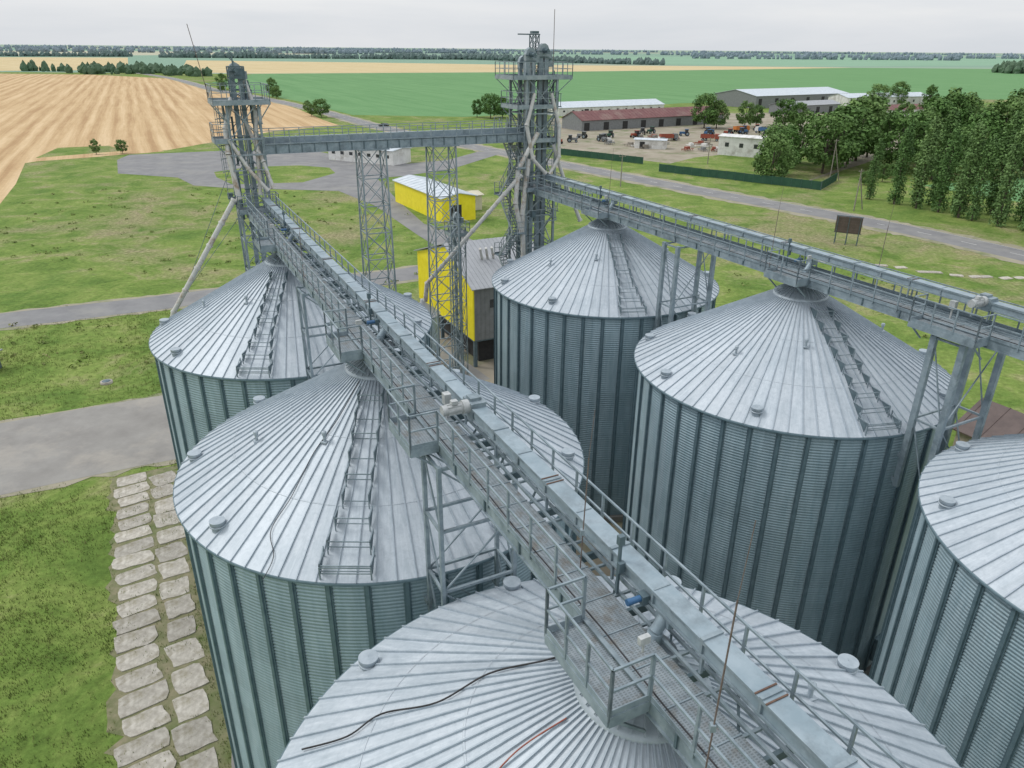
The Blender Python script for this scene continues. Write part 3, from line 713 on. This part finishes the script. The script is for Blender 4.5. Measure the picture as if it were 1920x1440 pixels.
for i in range(6):
    t=i*math.pi/3;u=t+math.pi/3;mb.beam((1.6*math.cos(t),1.6*math.sin(t),0),(1.6*math.cos(t),1.6*math.sin(t),2.8),.14)
    mb.beam((1.6*math.cos(t),1.6*math.sin(t),1.4),(1.6*math.cos(u),1.6*math.sin(u),1.4),.1)
part('leg_frame',mb,Hb,[M_steelD])
# ------------------------------------------------------------------ generic gabled buildings
def building(name,label,p,ang,lx,ly,h,rise,mw,mr,wins=0,doors=0,cat='building',mdoor=None):
    b=thing(name,label,cat,(p[0],p[1],0),ang)
    mb=MB();mb.box((lx/2,ly/2,h/2),lx,ly,h,0)
    for x in(0,lx):mb.plate([(x,0,h),(x,ly,h),(x,ly/2,h+rise)],(.1 if x==0 else -.1,0,0),0)
    part('wall',mb,b,[mw])
    mb=MB();o=.4
    mb.plate([(-o,-o,h-.05),(lx+o,-o,h-.05),(lx+o,ly/2,h+rise+.03),(-o,ly/2,h+rise+.03)],(0,0,.12),0)
    mb.plate([(-o,ly/2,h+rise+.03),(lx+o,ly/2,h+rise+.03),(lx+o,ly+o,h-.05),(-o,ly+o,h-.05)],(0,0,.12),0)
    n=max(1,int(lx/2))
    for i in range(n+1):
        x=lx*i/n;mb.beam((x,-o,h+.1),(x,ly/2,h+rise+.18),.06,.05);mb.beam((x,ly/2,h+rise+.18),(x,ly+o,h+.1),.06,.05)
    part('roof',mb,b,[mr])
    for i in range(wins):
        mb=MB();x=lx*(i+.6)/(wins+.2);mb.box((x,-.03,h*.58),min(1.3,lx/wins*.4),.06,h*.22);part('window',mb,b,[M_glass])
    for i in range(doors):
        mb=MB();x=lx*(i+.25)/(doors);mb.box((x,-.04,h*.4),min(2.8,lx*.16),.07,h*.76);part('door',mb,b,[mdoor or M_door])
    return b
b=building('warehouse','long low yellow warehouse with pale blue grey metal roof',(-27.1,171.0),math.atan2(-22.1,12.8),25.5,7.5,4.8,.8,M_yel,M_wroof,0,0,'warehouse')
mb=MB();mb.box((25.54,3,1.7),.06,2.6,3.2);part('door',mb,b,[M_door])
building('utility_shed','small cream plastered shed with pale yellow metal roof',(-10.8,160.5),math.atan2(-22.1,12.8)+math.pi/2,4.5,5,3.2,.4,M_cream,M_cream,1,1,'shed')
building('office_building','long low white plastered building with flat pale roof',(-58,239),math.atan2(-12,22),25,9,4.2,.4,M_white,M_wroof,7,0)
building('livestock_shed','very long farm shed with white walls and pale weathered roof',(23,408),math.atan2(43,63)*.9,72,16,4.0,2.4,M_white,M_wroof,12,1,'farm shed')
building('machinery_shed','long open farm shed with dark red metal roof',(29,333),math.atan2(52,86),84,15,4.2,3.2,M_gwall,M_red,0,8,'farm shed')
building('grain_hangar','huge low hangar with pale metal roof',(146,476),math.atan2(58,93),88,34,7.0,3.0,M_gwall,M_wroof,0,6,'hangar')
building('grain_hangar','low grey farm hangar with corrugated roof',(150,430),math.atan2(58,93),45,13,4.5,1.8,M_gwall,M_groof,0,4,'hangar')
building('white_store','long white storage building behind the trees',(205,485),math.atan2(40,93),70,16,6.0,2.0,M_white,M_wroof,8,0)
building('red_store','low storage building with white panels and red roof',(175,400),math.atan2(40,93),50,12,4.5,2.0,M_white,M_red,5,0)
building('white_garage','small flat white garage building in the farmyard',(43,275),math.atan2(-3,10),11,5,3.0,.3,M_white,M_wroof,0,1,'garage')
building('white_workshop','whitewashed two storey workshop building with few windows',(68.8,259.2),math.atan2(-8.5,12.8),15.5,8,6.0,.4,M_white,M_white,3,0)
building('brick_house','brick house with dark brown metal gabled roof beside the silos',(38.6,56.5),math.atan2(-13,7),8,6.5,2.6,2.0,M_brick,M_brown,2,1,'house')
building('wooden_hut','small dark weathered wooden hut standing in the meadow',(-57.6,72.0),.2,2.0,1.7,1.9,.15,M_steelD,M_groof,0,1,'hut')
mh=thing('manhole','round concrete manhole ring with dark lid in the grass','manhole',(-42.5,70.1,0),0)
mb=MB();mb.lathe([(.6,-.05),(.6,.22),(.42,.24)],24);part('concrete_ring',mb,mh,[M_slab])
mb=MB();mb.lathe([(.42,.21),(.40,.27),(.01,.29)],20);part('lid',mb,mh,[M_steelD])
def fence(p,q,h,n):
    d=Vector(q)-Vector(p);f=thing('metal_fence','long dark green sheet metal fence beside the road','fence',(p[0],p[1],0),math.atan2(d.y,d.x),'green fences along the farmyard')
    l=d.length;mb=MB()
    for i in range(n):
        x=l*i/n;mb.box((x+l/n/2,0,h/2+.1+U(-.04,.04)),l/n-.06,.05,h)
        for k in range(6):mb.box((x+l/n*(k+.5)/6,-.03,h/2+.1),.06,.03,h-.05)
    part('fence_panels',mb,f,[M_greenf])
    mb=MB()
    for i in range(n+1):mb.box((l*i/n,.06,h/2+.1),.1,.1,h+.3)
    part('fence_posts',mb,f,[M_steelD])
fence((14.5,255.6),(39.7,234.8),2.0,12);fence((42,219.8),(78,190.9),2.1,18);fence((78,190.9),(88,206),2.1,8)
# ------------------------------------------------------------------ trees
def leafclump(mb,c,r,n,s,zs=1.):
    for _ in range(n):
        while True:
            p=Vector((U(-1,1),U(-1,1),U(-1,1)))
            if p.length<1:break
        q=Vector((c[0]+p.x*r,c[1]+p.y*r,c[2]+p.z*r*zs))
        nrm=(p+Vector((U(-.7,.7),U(-.7,.7),U(-.2,1.2)))).normalized()
        a=nrm.orthogonal().normalized();b=nrm.cross(a);t=U(0,6.28);a2=a*math.cos(t)+b*math.sin(t);b2=nrm.cross(a2)
        k=s*U(.6,1.4);mb.add([q-a2*k,q-b2*k*.7,q+a2*k,q+b2*k*.7],[(0,1,2,3)])
def trunk(mb,h,r,limbs):
    mb.tube((0,0,0),(.1,0,h*.35),r,9,0,r*.75);mb.tube((.1,0,h*.35),(-.05,.1,h*.72),r*.75,8,0,r*.3)
    for c in limbs:
        z=h*U(.18,.45);mb.tube((.05,0,z),c,r*.32,6,0,.05)
def round_tree(h,w,nc,nl,ls):
    t=thing('broadleaf_tree','leafy broadleaf tree with uneven dense green crown','tree',(0,0,0),0,'broadleaf trees around the farmyard')
    cs=[]
    for i in range(nc):
        a=U(0,6.28);zz=U(0,1);prof=math.sin(math.pi*min(1,zz*.86+.12))**.6
        rr=w/2*prof*math.sqrt(U(.2,1));cs.append((rr*math.cos(a),rr*math.sin(a),h*(.2+.74*zz),w*U(.09,.17)))
    mb=MB();trunk(mb,h,h*.022,[c[:3] for c in cs[:9]]);part('trunk',mb,t,[M_bark])
    mb=MB()
    for c in cs:leafclump(mb,c[:3],c[3],nl,ls,.8)
    part('crown',mb,t,[M_leaf]);return t
def poplar(h,w,nl):
    t=thing('poplar_tree','tall narrow columnar poplar with dense green foliage','tree',(0,0,0),0,'poplars in a row beside the road')
    mb=MB();mb.tube((0,0,0),(0,0,h*.5),.22,8,0,.14);mb.tube((0,0,h*.5),(0,0,h*.9),.14,7,0,.04);cs=[]
    for i in range(64):
        u_=i/63;z=h*(.05+.91*u_);f=(math.sin(math.pi*min(.93,u_*.72+.20)))**.6;a=U(0,6.28);r=w/2*f*U(.2,.8)
        cs.append((r*math.cos(a),r*math.sin(a),z,w*.23*f+.18))
        if i%4==0:mb.tube((0,0,max(.5,z-1.6)),(r*math.cos(a),r*math.sin(a),z),.06,5,0,.02)
    part('trunk',mb,t,[M_bark]);mb=MB()
    for c in cs:leafclump(mb,c[:3],c[3],nl,.21,1.8)
    part('crown',mb,t,[M_pop]);return t
protos=[round_tree(14,12,75,58,.34),round_tree(15,10.5,70,58,.34),round_tree(12,11,66,56,.32)]
hs=[14,15,12]
spots=[(68.9,203,12.5),(76,214,14),(89,219,17),(97,228,18),(104,238,19),(113,225,17),(110,246,20),(123,232,18),(123,214,14),(131,242,19),(140,252,21),(149,236,20),(158,224,19),(160,244,22),(168,254,23),(178,240,22),(90,240,16),(80,232,13),(118,256,19),(150,266,22),(190,262,23),(188,246,21),(170,226,17),(200,250,22),(134,222,17),(143,214,18),(152,210,17),(116,210,13),(164,212,18),
(86,352,15),(91,350,12),(104.6,353,12),(122,352,13),(130,356,11),(112,360,10),(143,300,12),(150,330,13),(170,340,13),(-11.9,392,12),(-6,398,10),(-19,398,9),(-96.4,389.8,9),(-103,396,6),(-167.6,546,13),(-160,530,8),(-111,420,6),(-134.5,246,5),(-127.5,248.8,4.5),(-236,640,12),(-222,600,9),(230,500,14),(245,505,15),(262,498,14),(190,360,12),(205,352,14),(215,340,15),(225,330,16),(235,345,16),(100,205,5),(106,212,4),(93,200,3.5),(126,300,11)]
pr=[(p,h) for p,h in zip(protos,hs)]
for i,(x,y,h) in enumerate(spots):
    p,h0=pr[i%3];s=h/h0
    if i<3:
        p.location=(x,y,0);p.rotation_euler=(0,0,U(0,6.28));p.scale=(s,)*3
    else:copy_thing(p,(x,y,0),U(0,6.28),(s*U(.9,1.15),s*U(.9,1.15),s))
pps=[poplar(18,3.9,56),poplar(17,3.5,56)]
psp=[(88.4,173.5,18),(91.0,168.4,19.8),(93.2,163.6,17.5),(95.2,159.2,19.5),(97.2,155,17.2),(99.2,150.6,20),(101.4,146,18),(103.4,141.6,19.5),(105.3,137,18),(97,173,21),(101,168,19),(104,162,21.5),(107,156,19),(109,150,20.5),(112,144,18.5),(114,138,19.5),(85.8,178.5,14),(107,132,17)]
for i,(x,y,h) in enumerate(psp):
    p=pps[i%2];s=h/(18,17)[i%2]
    if i<2:p.location=(x,y,0);p.scale=(s,)*3
    else:copy_thing(p,(x+U(-.8,.8),y+U(-.8,.8),0),U(0,6.28),(s*U(.8,1.15),s*U(.8,1.15),s))
def belt(name,label,segs,mat,dens,h,w,lo=.6):
    mb=MB()
    for (x0,y0),(x1,y1) in segs:
        l=math.hypot(x1-x0,y1-y0);n=int(l*dens);ph=U(0,9)
        for i in range(n):
            t=R_();x=x0+(x1-x0)*t+U(-w,w);y=y0+(y1-y0)*t+U(-w,w)
            hh=h*U(lo,1.05)*(.86+.14*math.sin(t*l/90+ph)+.10*math.sin(t*l/31+ph*2));rr=hh*U(.3,.55)
            k=6;vs=[];prof=[(.8,0),(1,.3),(.9,.6),(.55,.85),(.1,1)]
            for pr_,pz in prof:
                for j in range(k):
                    a=6.283*j/k;q=rr*pr_*U(.7,1.3);vs.append((x+q*math.cos(a),y+q*math.sin(a),hh*pz*U(.9,1.1)))
            mb.add(vs,[(a*k+b_,a*k+(b_+1)%k,(a+1)*k+(b_+1)%k,(a+1)*k+b_) for a in range(4) for b_ in range(k)])
    return struct(name,mb,[mat],'stuff',label)
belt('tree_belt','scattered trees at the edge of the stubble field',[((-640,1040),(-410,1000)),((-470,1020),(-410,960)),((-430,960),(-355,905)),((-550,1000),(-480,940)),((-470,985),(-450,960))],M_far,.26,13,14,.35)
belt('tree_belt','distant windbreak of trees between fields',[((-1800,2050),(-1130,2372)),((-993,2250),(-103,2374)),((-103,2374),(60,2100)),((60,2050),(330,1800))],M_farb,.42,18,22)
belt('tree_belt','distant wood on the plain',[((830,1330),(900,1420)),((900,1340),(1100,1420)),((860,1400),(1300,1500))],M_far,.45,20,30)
belt('tree_belt','woods along the horizon with bluish haze painted into their colour',[((-4500,5200),(-1000,5600)),((-1000,4800),(1500,5000)),((900,4200),(4500,4600)),((-3000,9000),(6000,9000)),((-6000,7500),(1000,8000)),((700,3200),(1800,3300)),((-2600,3500),(-700,3900))],M_far2,.10,26,70)
# ------------------------------------------------------------------ concrete slabs
def slab(p,ang,lx,ly,grp='concrete slabs of the path',lab='weathered pale concrete slab laid in the grass beside the silos'):
    mb=MB();pts=[]
    sk=U(-.06,.06)
    for (sx,sy) in((-1,-1),(-.6,-1),(-.2,-1),(.35,-1.0),(.7,-1),(1,-1),(1.0,-.3),(1.0,.4),(1,1),(.6,1),(.1,1.0),(-.45,1.0),(-1,1),(-1.0,.35),(-1.0,-.4)):
        k=U(.87,.98) if abs(sx)==1 and abs(sy)==1 else 1
        j=.05 if R_()<.8 else .14
        pts.append((sx*lx/2*k*(1+U(-j,.02))+sk*sy*ly,sy*ly/2*k*(1+U(-j,.02))))
    mb.prism(pts,-.1,.04+U(0,.05))
    o=thing('concrete_slab',lab,'concrete slab',(p[0],p[1],0),ang,grp,mb.mesh('concrete_slab',[M_slab]))
    o.rotation_euler=(U(-.012,.012),U(-.012,.012),ang+U(-.08,.08))
def slabcol(a,b,pitch,w):
    d=Vector(b)-Vector(a);l=d.length;n=int(l/pitch);ang=math.atan2(d.y,d.x)-math.pi/2
    for i in range(n):
        c=Vector(a)+d*((i+.5)/n);slab((c.x+U(-.16,.16),c.y+U(-.08,.08)),ang+.12,w*U(.84,1.04),pitch*U(.84,.96))
slabcol((-31.4,52.0),(-17.3,24.0),1.62,2.6);slabcol((-29.0,52.4),(-14.65,24.0),2.1,1.95)
for i in range(16):
    slab((52+i*2.3+U(-.4,.4),121-i*.75+U(-1.6,1.6)),U(-.3,.3),2.0,1.3,'concrete slabs in the far meadow','pale concrete slab lying in the meadow by the road')
# ------------------------------------------------------------------ grass tufts near the silos
mb=MB()
def segd(p,a,b):
    a=Vector(a);b=Vector(b);d=b-a;t=max(0,min(1,(Vector(p)-a).dot(d)/d.dot(d)));return (Vector(p)-a-d*t).length
cnt=0
while cnt<18000:
    x=U(-62,-11);y=U(22,95)
    if y>62 and R_()<.5:continue
    if segd((x,y),(-110,18),(-44,54.8))<7.3 or segd((x,y),(-44,54.8),(-25,64.5))<7.3 or segd((x,y),(-25,64.5),(-6,78))<7.3:continue
    if (segd((x,y),(-31.4,52),(-17.3,24))<1.25 or segd((x,y),(-29.0,52.4),(-14.65,24))<.95) and R_()<.8:continue
    if segd((x,y),(-100,72),(-49.8,96.1))<3.4 or segd((x,y),(-49.8,96.1),(-31.5,104.5))<3.4:continue
    if math.hypot(x+5.42,y-27.8)<8.8 or math.hypot(x+13.7,y-44.1)<8.8:continue
    if math.sin(x*.35+y*.2)+math.sin(y*.5-x*.13)<U(-2.2,1.):continue
    cnt+=1;hh=U(.06,.24)*(1.6 if R_()<.06 else 1)
    for k in range(4):
        a=U(0,6.28);dx,dy=math.cos(a)*.022,math.sin(a)*.022;bx,by=x+U(-.25,.25),y+U(-.25,.25)
        mb.add([(bx-dy*1.2,by+dx*1.2,0),(bx+dy*1.2,by-dx*1.2,0),(bx+dx*hh*14*U(.3,1),by+dy*hh*14*U(.3,1),hh)],[(0,1,2)])
struct('wild_grass',mb,[M_blade],'stuff','rough wild grass and weeds on the meadow')
mb=MB()
for _ in range(420):
    x,y=random.choice([(U(-75,-20),U(74,88)),(U(-60,-10),U(106,175)),(U(-110,-40),U(110,185)),(U(20,60),U(80,130)),(U(-110,-40),U(110,185)),(U(-62,-32),U(24,42))])
    leafclump(mb,(x,y,.15),U(.3,1.1) if y>70 else U(.15,.4),14,.16 if y>70 else .07,.4)
struct('meadow_weeds',mb,[M_blade],'stuff','low scattered weeds in the meadow')
# ------------------------------------------------------------------ poles and billboard
def pole(p,h,brace,arm,lab):
    t=thing('utility_pole',lab,'utility pole',(p[0],p[1],0),U(0,.6),'utility poles')
    mb=MB();mb.tube((0,0,0),(0,0,h),.15,8,0,.1)
    if brace:mb.tube((0,0,h*.85),(brace,0,0),.13,8,0,.13)
    part('post',mb,t,[M_wood]);mb=MB()
    if arm:
        mb.beam((-.9,0,h-.5),(.9,0,h-.5),.09)
        for x in(-.8,0,.8):mb.tube((x,0,h-.45),(x,0,h-.2),.05,6)
        part('cross_arm',mb,t,[M_wood])
pole((75.6,165.1),9,3,True,'wooden utility pole with slanting brace in the grass')
pole((85.8,205.3),11,3.5,True,'wooden utility pole with slanting brace in the grass')
pole((27.5,193.8),8,0,True,'slim wooden utility pole beside the road')
pole((60,236),8,0,True,'slim wooden utility pole in the farmyard')
pole((100,128),9,0,True,'slim wooden utility pole in the grass')
bb=thing('billboard','weathered roadside billboard seen from behind on three posts','billboard',(58.8,134.5,0),-.5)
mb=MB();mb.box((2.2,0,3.6),4.4,.12,2.9);
for k in range(6):mb.box((2.2,-.08,2.4+k*.48),4.3,.05,.07)
part('panel',mb,bb,[M_brown])
mb=MB()
for x in(.3,2.2,4.1):mb.beam((x,.2,0),(x,.2,5.0),.16);mb.beam((x,.2,4.0),(x,1.6,0),.1);mb.beam((x,-.12,0),(x,-.12,5.1),.1)
for z in(2.1,3.6,5.1):mb.beam((-.1,.3,z),(4.5,.3,z),.12)
part('frame',mb,bb,[M_steelD])
# ------------------------------------------------------------------ vehicles
def wheels(root,xs,w,r):
    for x in xs:
        for s in(-1,1):
            mb=MB();mb.tube((x,s*w-.13,r),(x,s*w+.13,r),r,16,0);mb.tube((x,s*(w+.14),r),(x,s*(w+.145),r),r*.55,12,1);part('wheel',mb,root,[M_dark,M_steel])
def car(loc,rot,mat,label):
    c=thing('parked_car',label,'car',(loc[0],loc[1],.04),rot);mb=MB()
    side=[(-2.2,.35),(-2.25,.85),(-1.9,1.0),(-1.5,1.45),(.5,1.5),(1.15,1.0),(2.1,.85),(2.25,.4)]
    mb.plate([(x,-.85,z) for x,z in side],(0,1.7,0));part('body',mb,c,[mat])
    for s in(-1,1):
        mb=MB();mb.plate([(-1.6,s*.86,1.02),(-1.35,s*.86,1.38),(.42,s*.86,1.42),(.95,s*.86,1.02)],(0,.012*s,0));part('side_window',mb,c,[M_glass])
    mb=MB();mb.plate([(.58,-.75,1.46),(1.12,-.75,1.06),(1.12,.75,1.06),(.58,.75,1.46)],(.02,0,.02));part('windscreen',mb,c,[M_glass])
    wheels(c,(-1.4,1.4),.8,.34);return c
car((-58,345),1.2+math.pi/2,M_black,'black car driving on the country road')
car((-9.2,166),2.1,M_black,'black car parked beside the small cream shed')
def truck(loc,rot,mc,mbd,label):
    c=thing('farm_truck',label,'truck',(loc[0],loc[1],.03),rot,'farm trucks in the yard');mb=MB()
    mb.plate([(1.9,-1.15,.8),(3.6,-1.15,.8),(3.6,-1.15,1.7),(3.3,-1.15,2.6),(1.9,-1.15,2.7)],(0,2.3,0));part('cab',mb,c,[mc])
    mb=MB();mb.box((-.9,0,1.15),5.2,2.4,.2);
    for s in(-1,1):mb.box((-.9,s*1.15,1.8),5.2,.08,1.2)
    for x in(-3.5,1.7):mb.box((x,0,1.8),.08,2.2,1.2)
    part('cargo_bed',mb,c,[mbd]);mb=MB();mb.plate([(3.62,-1,1.75),(3.34,-1,2.5),(3.34,1,2.5),(3.62,1,1.75)],(.02,0,0));part('windscreen',mb,c,[M_glass])
    wheels(c,(-2.6,-1.4,2.7),1.05,.5);return c
def tractor(loc,rot,mc,label):
    c=thing('tractor',label,'tractor',(loc[0],loc[1],.03),rot,'tractors parked in the farmyard');mb=MB()
    mb.box((1.1,0,1.3),2.2,.9,.8);mb.box((-.3,0,1.1),1.8,1.1,.6);part('hood',mb,c,[mc])
    mb=MB();mb.box((-.6,0,2.0),1.3,1.4,1.1,1);mb.box((-.6,0,2.65),1.6,1.6,.14,0);part('cab',mb,c,[mc,M_glass])
    wheels(c,(-.9,),.95,.85);wheels(c,(1.7,),.8,.5)
    return c
truck((98,335),.4,M_orange,M_orange,'orange farm truck with open cargo bed')
truck((106,330),2.2,M_white,M_blue,'white cab farm truck with blue bed')
truck((60,300),.2,M_gwall,M_redp,'grey cab truck with rusty red bed')
truck((113,322),1.2,M_blue,M_gwall,'blue farm truck parked by the shed')
truck((76,300),-.3,M_redp,M_redp,'rusty red farm truck with open bed')
for i in range(9):
    k=random.choice([0,1,2,3,3])
    tractor((16+i*5+U(-3,3),296+i*3+U(-12,10)),U(0,6.28),[M_blue,M_greenf,M_redp,M_gwall][k],['blue','green','red','grey'][k]+' tractor parked in the dirt farmyard')
for i in range(7):
    k=random.choice([0,1,2])
    tractor((72+i*6+U(-3,3),318+i*3.5+U(-8,6)),U(0,6.28),[M_redp,M_blue,M_gwall][k],['red','blue','grey'][k]+' tractor parked before the red roofed shed')
for i in range(26):
    x,y=60+U(-25,34),278+U(-10,35);mt,nm=random.choice([(M_redp,'rusty red'),(M_wood,'weathered grey brown'),(M_white,'white'),(M_gwall,'grey')])
    t=thing('farm_implement','%s steel farm implement frame resting on the dirt'%nm,'farm implement',(x,y,0),U(0,3),'farm implements in the yard')
    mb=MB()
    for k in range(4):mb.beam((-2+k*1.3,-.9,.5),(-2+k*1.3,.9,.5),.12);mb.beam((-2+k*1.3,-.8,.5),(-2+k*1.3,-.8,0.05),.1);mb.beam((-2+k*1.3,.8,.5),(-2+k*1.3,.8,.05),.1)
    mb.beam((-2.2,-.9,.65),(2.3,-.9,.65),.16);mb.beam((-2.2,.9,.65),(2.3,.9,.65),.16);mb.beam((2.2,0,.6),(3.6,0,.5),.16);mb.box((-.2,0,1.1),1.8,1.2,.7)
    part('frame',mb,t,[mt])
# ------------------------------------------------------------------ camera, light, world
cam=bpy.data.cameras.new('camera');co=bpy.data.objects.new('camera',cam);COL.objects.link(co)
p=math.atan(630/1380);cam.sensor_width=36;cam.lens=1380/1920*36;cam.clip_start=.1;cam.clip_end=60000
co.matrix_world=Matrix.Translation((0,0,32.3))@Matrix.Rotation(math.pi/2-p,4,'X')@Matrix.Rotation(math.radians(.5),4,'Z')
scene.camera=co
sun=bpy.data.lights.new('sun','SUN');sun.energy=1.3;sun.angle=math.radians(16);sun.color=(1,.975,.94)
so=bpy.data.objects.new('sun',sun);COL.objects.link(so)
az=math.radians(-75);el=math.radians(50)
dirv=Vector((math.sin(az)*math.cos(el),math.cos(az)*math.cos(el),math.sin(el)))
so.rotation_euler=dirv.to_track_quat('Z','Y').to_euler();so.location=(0,0,100)
w=bpy.data.worlds.new('World');scene.world=w;w.use_nodes=True;nt=w.node_tree
bg=nt.nodes['Background'];sky=nt.nodes.new('ShaderNodeTexSky');sky.sky_type='NISHITA';sky.sun_disc=False
sky.sun_elevation=el;sky.sun_rotation=az;sky.air_density=1.;sky.dust_density=3.
tc=nt.nodes.new('ShaderNodeTexCoord').outputs['Generated']
mp=nt.nodes.new('ShaderNodeMapping');mp.inputs['Scale'].default_value=(1.2,1.2,9.);L(nt,tc,mp.inputs[0])
f=noise(nt,mp.outputs[0],1.7,7,.55,.3)
cl=ramp(nt,f,[(.30,(.72,.76,.81)),(.5,(.81,.835,.87)),(.68,(.90,.91,.92))])
sz=nt.nodes.new('ShaderNodeSeparateXYZ');L(nt,tc,sz.inputs[0])
gr=math_(nt,'MULTIPLY_ADD',math_(nt,'MAXIMUM',sz.outputs[2],0.),4.5,10.)
sc=mix(nt,1.,cl,comb(nt,gr,gr,gr),'MULTIPLY')
L(nt,mix(nt,.88,sky.outputs[0],sc),bg.inputs['Color']);bg.inputs['Strength'].default_value=.1
scene.view_settings.view_transform='Standard';scene.view_settings.look='None';scene.view_settings.exposure=0
